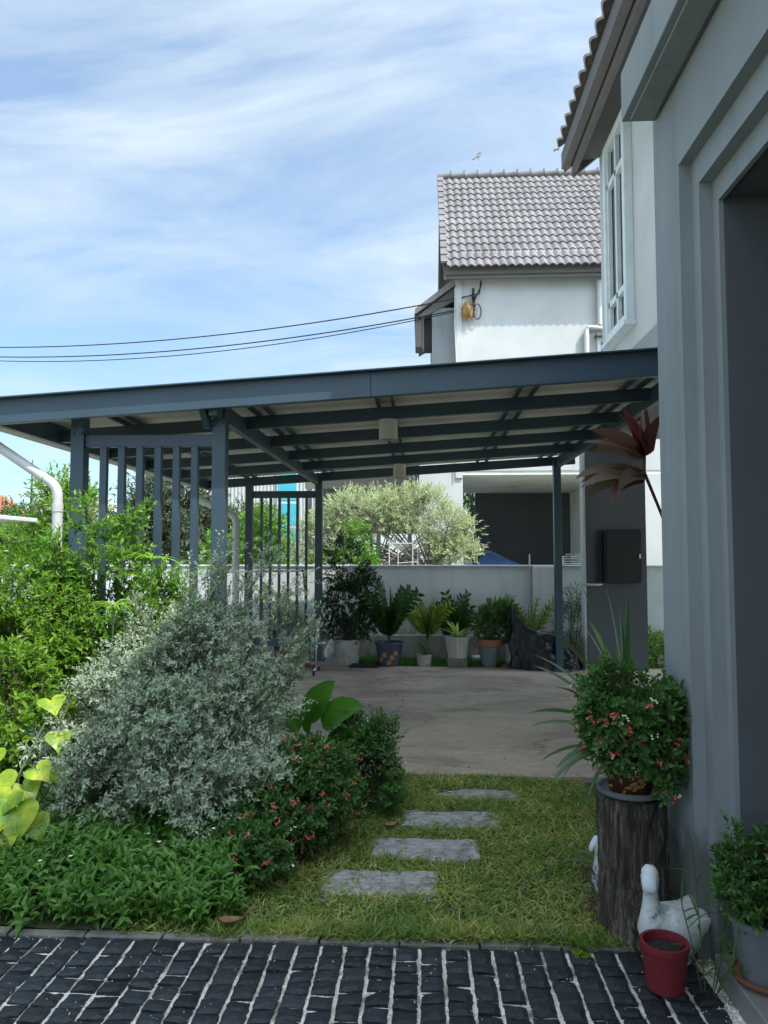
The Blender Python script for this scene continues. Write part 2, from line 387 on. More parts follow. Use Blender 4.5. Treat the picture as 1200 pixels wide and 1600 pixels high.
# lawn base with gentle bumps
def hgt(x, y): return .012*np.sin(x*3.1+1)*np.sin(y*2.7)+.006*np.sin(x*11)*np.sin(y*9+x*3)
xs = np.linspace(-3.4,1.3,95); ys = np.linspace(3.185,5.42,50); XX,YY = np.meshgrid(xs,ys)
b = B(); b.grid(np.stack([XX,YY,hgt(XX,YY)+.005],-1)); mk('lawn', b, m_lawnsoil, kind='structure', smooth=True)
STONES = [(.03,.63,4.93,5.15),(-.13,.46,4.45,4.71),(-.29,.30,3.99,4.26),(-.50,.07,3.55,3.83)]
def nz0(P): return np.sin(P[:,0]*23+1)*np.sin(P[:,1]*31)+.4*np.sin(P[:,0]*57)
def grass(n, area, L0, L1, W, flat, dens=None, stones=True):
    x0,x1,y0,y1 = area
    P = np.stack([rng.uniform(x0,x1,n), rng.uniform(y0,y1,n), np.zeros(n)],-1)
    if stones:
        keep = np.ones(n,bool)
        for (a,c,d,e) in STONES:
            m = 0.02+.035*np.abs(np.sin(P[:,0]*17+P[:,1]*5))
            ins = (P[:,0]>a+m)&(P[:,0]<c-m)&(P[:,1]>d+m*.6)&(P[:,1]<e-m*.6)
            keep &= ~(ins & (rng.uniform(0,1,n)>(.26*(nz0(P)>.1)+.06 if e<3.9 else .07*(nz0(P)>0)+.015)))
        P = P[keep]
    if dens is not None: P = P[dens(P)]
    n = len(P); P[:,2] = hgt(P[:,0],P[:,1])+.004+rng.uniform(0,.018,n)
    a = rng.uniform(0,6.283,n); el = rng.uniform(*flat,n)
    D = np.stack([np.cos(a)*np.cos(el),np.sin(a)*np.cos(el),np.sin(el)],-1)
    N = unit(np.stack([rng.normal(0,.5,n),rng.normal(0,.5,n),np.ones(n)],-1))
    bb = B(); bb.leaves(P,D,N,rng.uniform(L0,L1,n),rng.uniform(W*.6,W*1.3,n),fold=.1,droop=.25,mid=.35)
    return bb
mk('lawn_grass', grass(64000,(-1.3,1.12,3.15,5.44),.025,.068,.0062,(-.15,.95)), lm_lawn, kind='stuff', label='coarse mown grass around the slate stepping stones', cat='grass')

for i,(x0,x1,y0,y1) in enumerate(STONES):
    nx,ny = 26,12
    U,Vv = np.meshgrid(np.linspace(0,1,nx),np.linspace(0,1,ny))
    ed = np.minimum(np.minimum(U,1-U)*(x1-x0),np.minimum(Vv,1-Vv)*(y1-y0))
    z = .021+.004*np.sin(U*9+i)*np.sin(Vv*6+i*2)+rng.normal(0,.0022,U.shape)-np.where(ed<1e-6,.012,0)
    jx = np.where((U==0)|(U==1),rng.normal(0,.006,U.shape),0); jy = np.where((Vv==0)|(Vv==1),rng.normal(0,.006,U.shape),0)
    P = np.stack([x0+(x1-x0)*U+jx,y0+(y1-y0)*Vv+jy,z],-1)
    b = B(); b.grid(P)
    lo = P.copy(); lo[...,2] = -.015
    for a,c in ((P[0],lo[0]),(P[-1],lo[-1]),(P[:,0],lo[:,0]),(P[:,-1],lo[:,-1])): b.grid(np.stack([a,c]))
    mk('stepping_stone', b, m_step, label=['grey slate stepping stone nearest the concrete slab','grey slate stepping stone second from the concrete slab','long clear grey slate stepping stone third from the concrete slab','grass-covered grey slate stepping stone nearest the black cobbles'][i], cat='stepping stone', group='slate stepping stones in the lawn', org=((x0+x1)/2,(y0+y1)/2,0))

# carport slab, uneven front edge
b = B(); xs = np.linspace(-2.75,1.9,60)
fr = 5.42+.012*np.sin(xs*5)+rng.normal(0,.006,60)
top = np.stack([np.stack([xs,fr,np.full(60,.03)],-1),np.stack([xs,np.full(60,10.62),np.full(60,.03)],-1)])
b.grid(top); b.grid(np.stack([np.stack([xs,fr,np.full(60,-.02)],-1),top[0]]))
mk('carport_floor', b, m_slab, kind='structure')
b = B(); b.box((1.905,7.2,-.02),(4.2,10.62,.026)); mk('side_path', b, m_slab, kind='structure')
b = B(); b.box((-2.75,10.625,-.02),(-1.15,10.74,.13)); mk('carport_kerb', b, m_fence, kind='structure', bevel=.006)
b = B(); b.box((-9,10.63,-.028),(5,11.3,-.008)); mk('planting_bed', b, m_lawnsoil, kind='structure')
mk('back_grass', grass(16000,(-1.2,2.2,10.66,11.28),.05,.11,.010,(.4,1.4),stones=False), lm_grass2, kind='stuff', label='strip of bright grass behind the row of pots', cat='grass')
m_pebble = gravel_mat()
mk('rear_gravel', grains(2500, lambda n: np.stack([rng.uniform(-2.7,-1.1,n),rng.uniform(10.75,11.28,n),rng.uniform(0,.01,n)],-1), .008,.02), lm_grain, kind='stuff', label='sunlit pale gravel behind the rear lattice panel', cat='gravel')

# ------------------------------------------------------------------ carport
cp = thing('carport','slate blue steel carport with sloping sheet roof over the concrete slab','carport',(0,5.4,0))
SL = .0625
def rz(x): return 2.62 + SL*(x+2.05)      # underside of the beams
def post(x,y,z0=.03,w=.1,top=.06):
    b = B(); b.box((x-w/2,y-w/2,z0),(x+w/2,y+w/2,rz(x)+top)); p = mk('post',b,m_steel,cp,bevel=.004)
    q = B(); q.box((x-.1,y-.1,z0-.004),(x+.1,y+.1,z0+.008))
    for sx in (-1,1):
        for sy in (-1,1): q.lathe([(0,.03),(.011,.03),(.011,.006)],(x+sx*.075,y+sy*.075,z0),8)
    mk('base_plate',q,m_steel,p)
post(-2.57,5.4); post(-1.5,5.4); post(-1.47,10.45,.13); post(-2.47,10.45,.13); post(1.86,10.3)
XL, XR = -3.12, 2.14
def xbar(y,h,w,lift=0):
    b = B(); b.bar((XL,y,rz(XL)+h/2+lift),(XR,y,rz(XR)+h/2+lift),w,h); return b
mk('fascia_beam',B().bar((XL-.02,5.15,rz(XL)+.075),(XR,5.15,rz(XR)+.075),.06,.175).bar((XL-.03,5.13,rz(XL)+.168),(XR,5.13,rz(XR)+.168),.12,.012),m_steel,cp,bevel=.003)
for y in (6.1,7.1,8.1,9.1): mk('rafter',xbar(y,.105,.052),m_steel,cp,bevel=.003)
mk('rear_beam',xbar(10.45,.12,.06),m_steel,cp,bevel=.003)
def ybeam(x,h,w,lift,y0=5.185,y1=10.6,nme='side_beam'):
    b = B(); b.bar((x,y0,rz(x)+h/2+lift),(x,y1,rz(x)+h/2+lift),w,h); mk(nme,b,m_steel,cp,bevel=.003)
ybeam(-1.5,.13,.06,-.05); ybeam(1.88,.14,.06,-.05); ybeam(XL+.03,.16,.05,-.01)
for xc in (-2.45,-1.32,-.30,.84,1.72):
    for d in (-.062,.062):
        b = B(); b.bar((xc+d,5.185,rz(xc)+.125),(xc+d,10.6,rz(xc)+.125),.024,.036); mk('purlin',b,m_steel,cp)
# ribbed roof sheet
n = 160; xs = np.linspace(XL-.03,XR,n*2); prof = .128+.012*((np.arange(n*2)%8)<3)
P = np.stack([np.stack([xs,np.full(n*2,y),rz(xs)+.148+ (0 if k==0 else 0)],-1) for k,y in enumerate((5.16,10.56))])
T = P.copy(); T[...,2] += .02+.014*((np.arange(n*2)%8)<3)[None]
b = B(); b.grid(P); b.grid(T)
for e in (0,-1): b.grid(np.stack([P[:,e],T[:,e]]))
for e in (0,1): b.grid(np.stack([P[e],T[e]]))
mk('roof_sheet',b,m_sheet,cp)
# white gutter on the low left edge
b = B(); gx = XL-.1
b.bar((gx,5.1,rz(XL)+.06),(gx,10.56,rz(XL)+.06),.14,.10); mk('gutter',b,M('gutter_cream',(.42,.39,.34),4,rough=.5),cp,bevel=.01)
# bracket on post B
b = B(); b.prism([(5.18,rz(-1.5)+.10),(5.18,rz(-1.5)-.02),(5.30,rz(-1.5)-.12),(5.35,rz(-1.5)-.12),(5.35,rz(-1.5)+.10)],0,-1.60,-1.555)
mk('bracket',b,m_steel,cp,bevel=.003)
def bolts(b,pts,r=.011):
    for (x,y,z) in pts: b.tube([(x,y,z),(x,y-.009,z)],r,6)
b = B(); xj=-.36; b.box((xj-.0025,5.1165,rz(xj)-.012),(xj+.0025,5.1195,rz(xj)+.162)); mk('splice_seam',b,m_black,cp)
b = B(); b=None
for x in (-2.60,-2.54,-1.53,-1.47):
    for dz in (.03,.08): q=B(); bolts(q,[(x,5.345,rz(x)-dz)]); mk('bolt',q,m_steel,cp)
# lattices
def lattice(x0,x1,y,zt,zb,n,sw,hh,bot):
    la = mk('lattice_panel',B().box((x0,y-.025,zt-hh),(x1,y+.025,zt)),m_steel,cp,bevel=.003)
    for i in range(n):
        x = x0+(x1-x0)*(i+1)/(n+1)
        b = B(); b.box((x-sw/2,y-sw/2,zb),(x+sw/2,y+sw/2,zt-hh)); mk('slat',b,m_steel,la,bevel=.002)
    if bot: mk('bottom_rail',B().box((x0,y-.03,zb-.1),(x1,y+.03,zb)),m_steel,la,bevel=.003)
lattice(-2.52,-1.55,5.4,2.50,.35,6,.05,.09,True)
lattice(-2.42,-1.52,10.45,2.52,.43,6,.036,.10,True)

# round surface lights
for i,(x,y) in enumerate(((-.28,6.1),(-.28,9.1))):
    t = thing('ceiling_light',['large cream cylinder light hanging under the nearer carport rafters','small looking cream cylinder light under the farthest carport rafters'][i],'light',(x,y,rz(x)),'cylinder lights under the carport')
    mk('lamp_housing',B().lathe([(0,.0),(.078,.0),(.078,-.165),(.062,-.168),(.062,-.14),(0,-.14)],(x,y,rz(x)-.004),32),m_lamp,t,angle=40)
    mk('lamp_lens',B().lathe([(.06,-.15),(0,-.145)],(x,y,rz(x)-.004),24),m_glass,t)

# white downpipes
def pipe(name,pts,r,label,group):
    t = thing(name,label,'pipe',pts[-1],group)
    P = [np.array(p,float) for p in pts]; path = [P[0]]
    for a,c,d in zip(P[:-2],P[1:-1],P[2:]):
        u = unit(a-c)*r*2.2; v = unit(d-c)*r*2.2
        for s in np.linspace(0,1,6): path.append(c+u*(1-s)**2+v*s**2)
    path.append(P[-1]); b = B().tube(path,r,16); mk('pipe_run',b,m_pvc,t,angle=50)
    b = B(); e = P[-2]
    for q,dv in ((e+unit(P[-1]-e)*r*3.4,unit(P[-1]-e)),(e+unit(P[-3]-e)*r*3.4,unit(P[-3]-e))): mk('pipe_collar',B().tube([q,q+dv*r*1.6],r*1.12,16),m_pvc,t,angle=50)
    b = B(); zc = P[-1][2]*.4+P[-2][2]*.6; b.tube([(P[-1][0],P[-1][1],zc),(P[-1][0],P[-1][1],zc+.025)],r*1.15,16); mk('pipe_clip',b,m_chrome,t)
pipe('downpipe',[(-3.22,5.3,2.58),(-3.22,5.3,2.46),(-2.665,5.27,2.10),(-2.665,5.27,.0)],.036,'fat white drainpipe beside the front left carport post','white carport drainpipes')
pipe('downpipe',[(-3.22,10.3,2.58),(-3.22,10.3,2.42),(-2.62,10.3,2.15),(-2.62,10.3,.1)],.05,'thin looking white drainpipe beside the rear left carport post','white carport drainpipes')

# ------------------------------------------------------------------ tiles
def tiles(bb, o, u, v, nu, nv, pitch=.165, row=.33, amp=.022, step=.03):
    """o corner at eave, u along eave, v up the slope, unit vectors; nu waves, nv rows"""
    o = np.array(o,float); u = unit(np.array(u,float)); v = unit(np.array(v,float)); w = np.cross(u,v)
    if w[2] < 0: w = -w
    K = 8; s = np.arange(nu*K+1)/K
    prof = amp*(np.abs(np.cos(np.pi*s))**1.3)*2-amp*.4
    for r in range(nv):
        rows = []
        for t,h in ((0,step-.028),(0,step),(.45,step*.55),(1.04,0)):
            rows.append(o+u*(s*pitch)[:,None]+v*((r+t)*row)+w*(prof*(1 if h>=0 else 0)+h)[:,None])
        rows[0] = rows[1]-w*.028
        bb.grid(np.stack(rows))
    return bb

# ------------------------------------------------------------------ own house
hs = thing('house','grey two storey house with stepped garage opening along the right edge','house',(1.3,3.4,0))
def ring(x0,x1,yo,zo,ye=3.4,zt=4.02,nme='wall',mat=m_grey):
    b = B(); b.box((x0,yo,0),(x1,ye,zt)); b.box((x0,-2.6,zo),(x1,yo,zt)); b.box((x0,-5,0),(x1,-2.6,zt)); return mk(nme,b,mat,hs)
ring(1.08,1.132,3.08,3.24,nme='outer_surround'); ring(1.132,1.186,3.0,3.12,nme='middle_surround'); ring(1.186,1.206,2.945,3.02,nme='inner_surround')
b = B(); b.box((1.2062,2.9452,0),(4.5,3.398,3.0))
mk('side_wall',b,M('grey_render_shaded',(.10,.112,.122),1.3,rough=.85,bump=.12,bscale=120),hs)  # same grey as the surround, darkened: shade of the recess put into the colour
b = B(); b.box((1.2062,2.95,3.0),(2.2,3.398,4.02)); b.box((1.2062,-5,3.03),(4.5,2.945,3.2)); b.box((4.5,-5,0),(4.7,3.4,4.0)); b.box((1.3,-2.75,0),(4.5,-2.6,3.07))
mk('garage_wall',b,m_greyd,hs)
b = B(); b.box((.925,-5,3.60),(1.079,3.36,3.83)); b.box((.955,-5,3.588),(1.06,3.33,3.60)); mk('canopy_band',b,m_grey,hs,bevel=.004)
b = B(); b.box((1.08,-5,4.02),(2.2,3.4,4.06)); mk('flat_roof',b,m_greyd,hs)
b = B(); b.box((1.30,-2.6,-.02),(4.5,2.944,.1)); b.box((1.10,-2.6,-.02),(1.30,2.95,.1)); mk('porch_floor',b,m_porch,hs,bevel=.006)
b = B()
for yy in (2.45,1.85,1.25): b.box((1.10,yy-.002,.1),(4.5,yy+.002,.1012))
for xx in (1.7,2.3): b.box((xx-.002,-2.6,.1012),(xx+.002,2.94,.1024))
mk('tile_joint',b,m_kerb,hs)
# upper storey
b = B(); b.box((2.2,3.4,3.76),(2.4,9.0,6.75)); b.box((2.2,-5,4.06),(2.4,3.4,6.75)); b.box((2.4,8.8,3.0),(8.2,9.0,6.75)); b.prism([(2.2,6.75),(8.3,6.75),(5.25,9.5)],1,8.85,8.99)
b.box((2.4,-5,3.2),(8.2,-4.8,6.75)); b.box((8.2,-5,3.0),(8.4,9.0,6.75)); b.box((2.4,3.4,3.0),(8.2,8.8,3.1)); mk('upper_wall',b,m_white,hs)
b = B(); b.box((2.19,3.4,3.0),(2.4,9.0,3.76)); mk('wall_skirt',b,m_grey,hs)
# bay window in the upper wall
wf = B(); xw0 = 2.11
y0,y1,z0,z1 = 7.62,8.50,4.02,6.32
wf.box((xw0,y0,z0),(2.199,y0+.09,z1)); wf.box((xw0,y1-.09,z0),(2.199,y1,z1)); wf.box((xw0,y0+.09,z0),(2.199,y1-.09,z0+.09)); wf.box((xw0,y0+.09,z1-.09),(2.199,y1-.09,z1))
wn = mk('window',wf,m_wframe,hs,bevel=.004)
fr = B(); xg = 2.135
for zz in (z0+.42,z1-.5): fr.box((xg,y0+.09,zz-.035),(xg+.05,y1-.09,zz+.035))
fr.box((xg,(y0+y1)/2-.03,z0+.09),(xg+.048,(y0+y1)/2+.03,z1-.09))
for ya in (y0+.09,y1-.13): fr.box((xg,ya,z0+.09),(xg+.046,ya+.04,z1-.09))
mk('frame',fr,m_wframe,wn,bevel=.003)
mk('pane',B().box((2.185,y0+.09,z0+.09),(2.192,y1-.09,z1-.09)),m_glass,wn)
sl = B().box((2.07,y0-.05,z0-.05),(2.199,y1+.05,z0-.001)); mk('sill',sl,m_wframe,wn,bevel=.004)
# roof: eave at x 1.75, rising to the right
ez = 6.48
b = B(); v = unit(np.array((1,0,.82))); nr = 13
tiles(b,(1.70,9.085,ez+.13),(0,-1,0),v,57,nr,pitch=.25,amp=.030,step=.030); mk('roof',b,m_tile2,hs,smooth=False)
b = B(); tiles(b,(8.78,-5.07,ez+.12),(0,1,0),unit(np.array((-1,0,.82))),56,nr,pitch=.25,amp=.030,step=.030); mk('roof',b,m_tile2,hs)
b = B(); V0 = np.array((1.78,0,ez+.07))
b.prism([(1.745,ez+.12),(1.745,ez-.08),(1.84,ez-.08),(1.84,ez+.04),(5.25,ez+2.84),(5.25,ez+2.94)],1,-5.1,9.05)
b.prism([(1.86,ez+.03),(1.86,ez-.16),(1.92,ez-.16),(1.92,ez+.08)],1,-5.05,9.0)
b.prism([(1.92,ez+.0),(1.92,ez-.02),(2.2,ez+.02),(2.2,ez+.05)],1,-5.0,8.98); mk('roof_fascia',b,m_fascia,hs)
b = B()
for xx,zz in ((1.78,ez+.09),(1.88,ez+.0)):
    b.prism([(xx,zz),(xx,zz-.2),(5.25,zz-.2+(5.25-xx)*.82),(5.25,zz+(5.25-xx)*.82)],1,9.052 if xx<1.8 else 9.0,9.08 if xx<1.8 else 9.05)
mk('barge_board',b,m_fascia,hs)
b = B(); b.tube([(5.25,9.15,ez+3.0),(5.25,-5.1,ez+3.0)],.12,12); mk('ridge_cap',b,m_tile2,hs)
# ground floor pillar under the upper storey
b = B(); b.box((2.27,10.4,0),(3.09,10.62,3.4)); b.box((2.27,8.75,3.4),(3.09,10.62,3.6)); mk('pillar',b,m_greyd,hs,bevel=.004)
b = B(); b.box((2.235,10.41,0),(2.268,10.61,3.4)); mk('pillar_trim',b,m_fence,hs)
# wall cabinet on the pillar
t = thing('wall_cabinet','black flat cabinet with rounded corners fixed on the dark grey pillar','cabinet',(2.74,10.4,1.6))
def rrect(x0,x1,z0,z1,r,k=6):
    o=[]
    for cx,cz,a in ((x1-r,z1-r,0),(x0+r,z1-r,90),(x0+r,z0+r,180),(x1-r,z0+r,270)):
        for i in range(k+1):
            q=R(a+90*i/k); o.append((cx+r*math.cos(q),cz+r*math.sin(q)))
    return o
mk('cabinet_body',B().prism(rrect(2.49,2.99,1.22,1.96,.04),1,10.30,10.399),m_black,t,angle=30)
mk('cabinet_door',B().prism(rrect(2.52,2.96,1.25,1.93,.03),1,10.285,10.299),m_black,t,angle=30)
mk('latch',B().box((2.955,10.27,1.56),(2.975,10.284,1.62)),m_chrome,t)
mk('hinge_bar',B().box((2.425,10.34,1.24),(2.455,10.39,1.95)),m_black,t)
t = thing('towel_rail','short white rail around the lower edge of the dark pillar','rail',(2.3,10.35,1.2))
b = B(); b.tube([(2.18,10.37,1.235),(2.2,10.35,1.21),(2.3,10.34,1.20),(2.43,10.34,1.20),(2.47,10.36,1.21)],.016,8); mk('rail_bar',b,m_pvc,t,smooth=True)
for xx in (2.30,2.43): mk('rail_bracket',B().tube([(xx,10.34,1.20),(xx,10.40,1.20)],.01,6),m_pvc,t)

# ------------------------------------------------------------------ boundary wall
bw = thing('boundary_wall','pale grey rendered garden wall behind the potted plants','wall',(0,11.4,0))
b = B(); b.box((-12,11.35,-.05),(1.66,11.50,1.43)); b.box((1.66,11.30,-.05),(2.02,11.52,1.43)); b.box((2.02,11.35,-.05),(9,11.5,1.43)); mk('wall_panel',b,m_fence,bw,bevel=.005)
b = B(); b.box((-12,11.33,1.431),(9,11.53,1.455)); mk('coping',b,m_fence,bw,bevel=.006)
b = B(); b.box((-.95,11.26,-.03),(1.5,11.349,.40)); mk('plinth',b,m_plinth,bw,bevel=.01)
t = mk('cable_conduit',B().tube([(1.62,11.335,.5),(1.62,11.335,1.62)],.011,8),m_pvc,label='thin white conduit standing up against the boundary wall',cat='conduit',org=(1.62,11.335,.5))

# ------------------------------------------------------------------ neighbour house
nh = thing('neighbour_house','white two storey house with mauve grey tiled roof behind the garden wall','house',(2.5,15.5,0))
b = B(); b.box((.84,15.32,3.35),(9,15.7,8.0)); b.box((4.102,15.32,0),(9,15.7,3.268)); b.box((.841,15.7,3.35),(1.0,21.0,8.0)); b.box((-.06,15.32,0),(.84,15.75,3.33)); b.box((-.06,15.32,3.33),(.84,15.7,5.2));mk('front_wall',b,m_white,nh)
b = B(); b.box((.84,15.34,3.27),(9,19.9,3.349)); mk('porch_ceiling',b,m_cream,nh)
b = B(); b.box((1.42,19.9,0),(4.0,20.1,3.27)); mk('porch_back_wall',b,m_greyd,nh)
b = B(); b.box((3.93,15.55,0),(4.1,19.9,3.268)); mk('porch_side_wall',b,m_cream,nh)
b = B(); b.box((3.90,17.2,1.7),(3.929,17.9,2.6)); mk('side_window',b,m_black,nh)
b = B(); b.lathe([(0,0),(.14,0),(.14,-.03),(0,-.035)],(2.2,17.8,3.27),20); mk('porch_lamp',b,m_lamp,nh)
# corner pilaster (bluish strip) and left wing
b = B(); b.box((.72,15.280,3.2),(.838,15.75,7.7)); mk('corner_pilaster',b,m_white,nh)
b = B(); b.box((.22,15.62,3.0),(.72,18.5,6.9)); mk('wing_wall',b,m_grey,nh)
b = B(); b.tube([(.70,15.270,3.2),(.70,15.270,5.2),(.72,15.270,5.6),(.69,15.270,6.4),(.70,15.270,7.2)],.012,6); mk('wall_cable',b,m_pvc,nh)
# main roof
V0 = (0,3,3.36); v = unit(np.array(V0)); nr = 14
b = B(); tiles(b,(.52,14.90,7.50),(1,0,0),v,52,nr); mk('roof',b,m_tile,nh)
rl = nr*.33; ry = 15.0+v[1]*rl; rzz = 7.60+v[2]*rl
b = B(); b.add([(.45,ry*2-15.0,7.6),(9,ry*2-15.0,7.6),(9,ry,rzz),(.45,ry,rzz)],[(0,1,2,3)]); mk('rear_roof',b,m_tile,nh)
b = B()
for r in range(nr):      # verge tiles
    a = np.array((.40,15.0,7.60))+v*(r*.33); w = np.cross((1,0,0),v)
    c0 = a+w*.05; c1 = a+v*.34+w*.02
    b.prism([(0,0),(1,0)],0,0,0) if False else None
    b.bar(c0+np.array((.07,0,0)),c1+np.array((.07,0,0)),.15,.06,w)
mk('verge_tiles',b,m_tile,nh,bevel=.012)
b = B(); 
for i in range(26):
    x = .42+i*.33; b.tube([(x,ry,rzz+.02),(x+.3,ry,rzz+.03),(x+.335,ry,rzz+.035)],[.085,.095,.11],10); b.box((x+.30,ry-.05,rzz+.1),(x+.335,ry+.05,rzz+.165))
mk('ridge_tiles',b,m_tile,nh,angle=40)
b = B(); b.box((.50,15.02,7.40),(9,15.06,7.62)); b.box((.54,15.065,7.32),(9,15.12,7.55)); b.box((.54,15.12,7.42),(9,15.319,7.44)); mk('eave_fascia',b,m_fascia,nh)
b = B(); sx = .44
b.prism([(15.05,7.58),(15.05,7.30),(ry,rzz-.32),(2*ry-15.05,7.30),(2*ry-15.05,7.58),(ry,rzz-.04)],0,.46,.52); mk('barge_board',b,m_fascia,nh)
b = B(); b.prism([(15.33,6.8),(ry*2-15.5,6.8),(ry*2-15.5,7.4),(ry,rzz-.4),(15.33,7.36)],0,.84,.95); mk('gable_wall',b,m_greyd,nh)
# left lean-to roof with boxed end
b = B(); b.prism([(.70,7.52),(-.14,6.88),(-.16,6.74),(.70,7.36)],1,15.55,18.6); mk('wing_roof',b,m_tile2,nh,bevel=.01)
b = B(); b.prism([(.72,7.35),(-.08,6.74),(-.08,6.62),(.72,7.06)],1,15.60,18.5)
b.box((-.14,15.6,6.05),(.0,16.1,6.73)); b.prism([(0.0,6.02),(.03,6.0),(.05,5.95),(.05,6.8),(0,6.75)],1,15.62,15.8); mk('wing_fascia',b,m_fascia,nh,bevel=.01)
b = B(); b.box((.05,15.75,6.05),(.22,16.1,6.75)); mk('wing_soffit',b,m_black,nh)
# white pipework and small window on the right of the front wall
t = thing('wall_pipe','white drainpipe with elbows on the neighbour house front wall','pipe',(3.6,15.220,5.5))
b = B(); b.tube([(3.68,15.240,7.3),(3.68,15.240,6.35)],.06,10); b.tube([(3.72,15.240,6.3),(3.43,15.240,6.3),(3.40,15.240,6.25),(3.40,15.240,4.5)],.055,10); mk('pipe_run',b,m_pvc,t,angle=40)
b = B(); b.box((3.6,15.220,6.26),(3.8,15.290,6.36)); mk('pipe_clip',b,m_pvc,t)
w = mk('window',B().box((3.62,15.240,5.40),(4.5,15.319,6.1)),m_wframe,nh,bevel=.004)
mk('pane',B().box((3.70,15.225,5.46),(4.42,15.239,6.0)),m_glass,w)
mk('hood',B().box((3.58,15.12,6.10),(4.6,15.319,6.16)),m_fascia,w)

# overhead cables, bracket and nest
br = thing('cable_bracket','dark insulator bracket with looped wire under the neighbour eave','bracket',(1.1,15.270,6.9))
b = B(); b.tube([(1.08,15.260,7.08),(1.08,15.260,6.98)],.035,10); b.tube([(1.06,15.260,6.83),(1.06,15.260,6.72)],.05,10); b.box((1.06,15.280,6.6),(1.10,15.5,7.2)); mk('insulator',b,m_black,br)
th = np.linspace(0,2*math.pi*.95,24); b = B(); b.tube(np.stack([1.16+.075*np.sin(th),np.full(24,15.240),6.68+.16*np.cos(th)],-1),.012,6)
b.tube([(1.24,15.270,7.35),(1.22,15.250,7.18),(1.12,15.240,6.98),(1.08,15.240,6.8)],.014,6); b.tube([(1.08,15.250,7.03),(1.2,15.250,7.06),(1.25,15.260,7.3)],.012,6); mk('wire_loop',b,m_black,br)
def lump(c,r,seed,n=14,amp=.18,zs=1):
    g = np.random.default_rng(seed); th = np.linspace(0,2*np.pi,2*n,endpoint=False); ph = np.linspace(.02,np.pi-.02,n)
    ph_,th_ = np.meshgrid(ph,th,indexing='ij')
    k = 1+amp*np.sin(3*th_+g.uniform(0,6))*np.sin(2*ph_)+amp*.7*np.sin(5*th_+g.uniform(0,6))*np.sin(4*ph_+1)+g.normal(0,amp*.15,ph_.shape)
    return np.stack([c[0]+r[0]*k*np.sin(ph_)*np.cos(th_),c[1]+r[1]*k*np.sin(ph_)*np.sin(th_),c[2]+r[2]*k*np.cos(ph_)],-1)
b = B(); b.grid(lump((.96,15.240,6.72),(.11,.08,.17),3),True)
n=700; P=np.array((.96,15.220,6.70))+rng.normal(0,1,(n,3))*(.06,.03,.085); b.leaves(P,rng.normal(0,1,(n,3))+np.array((0,0,-.4)),rng.normal(0,1,(n,3)),rng.uniform(.06,.14,n),.007)
mk('bird_nest',b,M('straw',[(.3,(.25,.15,.06)),(.7,(.45,.30,.13))],20,rough=.9),label='shaggy straw nest beside the cable bracket on the white wall',cat='nest',org=(.96,15.240,6.6))
def cable(a,c,sag,r,label):
    s = np.linspace(0,1,40); a=np.array(a); c=np.array(c); P = a+(c-a)*s[:,None]; P[:,2]-=4*sag*s*(1-s)
    mk('overhead_cable',B().tube(P,r,6),m_black,label=label,cat='cable',group='overhead cables to the neighbour house',org=tuple(a))
cable((1.06,15.240,7.03),(-16,20,7.72),.55,.013,'uppermost thin cable crossing the sky to the insulator')
cable((1.04,15.240,6.78),(-16,20,7.52),.60,.013,'middle thin cable crossing the sky just below the topmost one')
cable((1.02,15.240,6.75),(-16,20,7.50),.70,.010,'lowest faint cable crossing the sky above the carport roof')

# bird over the ridge
bd = thing('bird','small pale bird with raised wing just above the neighbour ridge','bird',(1.35,17.2,11.3))
b = B(); b.tube([(1.24,17.2,11.14),(1.30,17.2,11.17),(1.36,17.2,11.21),(1.41,17.2,11.255),(1.435,17.2,11.28),(1.46,17.2,11.285),(1.485,17.2,11.283)],[.006,.026,.040,.034,.024,.022,.004],10); mk('body',b,M('feather',(.33,.31,.30),20,rough=.8),bd,smooth=True)
b = B()
for sgn in (-1,1): b.prism([(1.30,11.20),(1.39,11.24),(1.45,11.33),(1.47,11.36),(1.40,11.33),(1.34,11.28)],1,17.2+sgn*.02,17.2+sgn*.028)
mk('wing',b,M('wing_feather',(.14,.12,.12),20,rough=.8),bd)
b = B(); b.prism([(1.25,11.15),(1.15,11.09),(1.18,11.08),(1.26,11.13)],1,17.185,17.215); mk('tail',b,m_fascia,bd)
b = B()
for dx in (0,.03): b.tube([(1.35+dx,17.2,11.19),(1.355+dx,17.2,11.06)],.004,5)
mk('leg',b,m_black,bd)

bd.scale=(.7,)*3; bd.location.z=11.17
# ------------------------------------------------------------------ vegetation kit
def nz(P, f, ph=0):
    return np.sin(P[:,0]*f+1.3+ph)*np.sin(P[:,1]*f*1.1+.7+ph)+np.sin(P[:,2]*f*1.3+2.1+ph)*np.sin(P[:,0]*f*.7-P[:,1]*f*.5+ph)
def sample_blobs(blobs, n, shell=.45, gap=None, freq=6):
    bl = np.array([list(c)+list(r) for c,r in blobs],float)
    wt = (bl[:,3]*bl[:,4]*bl[:,5])**.67; wt/=wt.sum()
    out=[];dr=[]
    k = rng.choice(len(bl), n, p=wt); u = unit(rng.normal(0,1,(n,3)))
    rad = (shell+(1-shell)*rng.uniform(0,1,n)**.6)
    P = bl[k,:3]+u*bl[k,3:]*rad[:,None]; O = unit(u/bl[k,3:]*bl[k,3:].mean(1,keepdims=True))
    if gap is not None:
        keep = nz(P,freq)>gap; P=P[keep];O=O[keep]
    return P,O
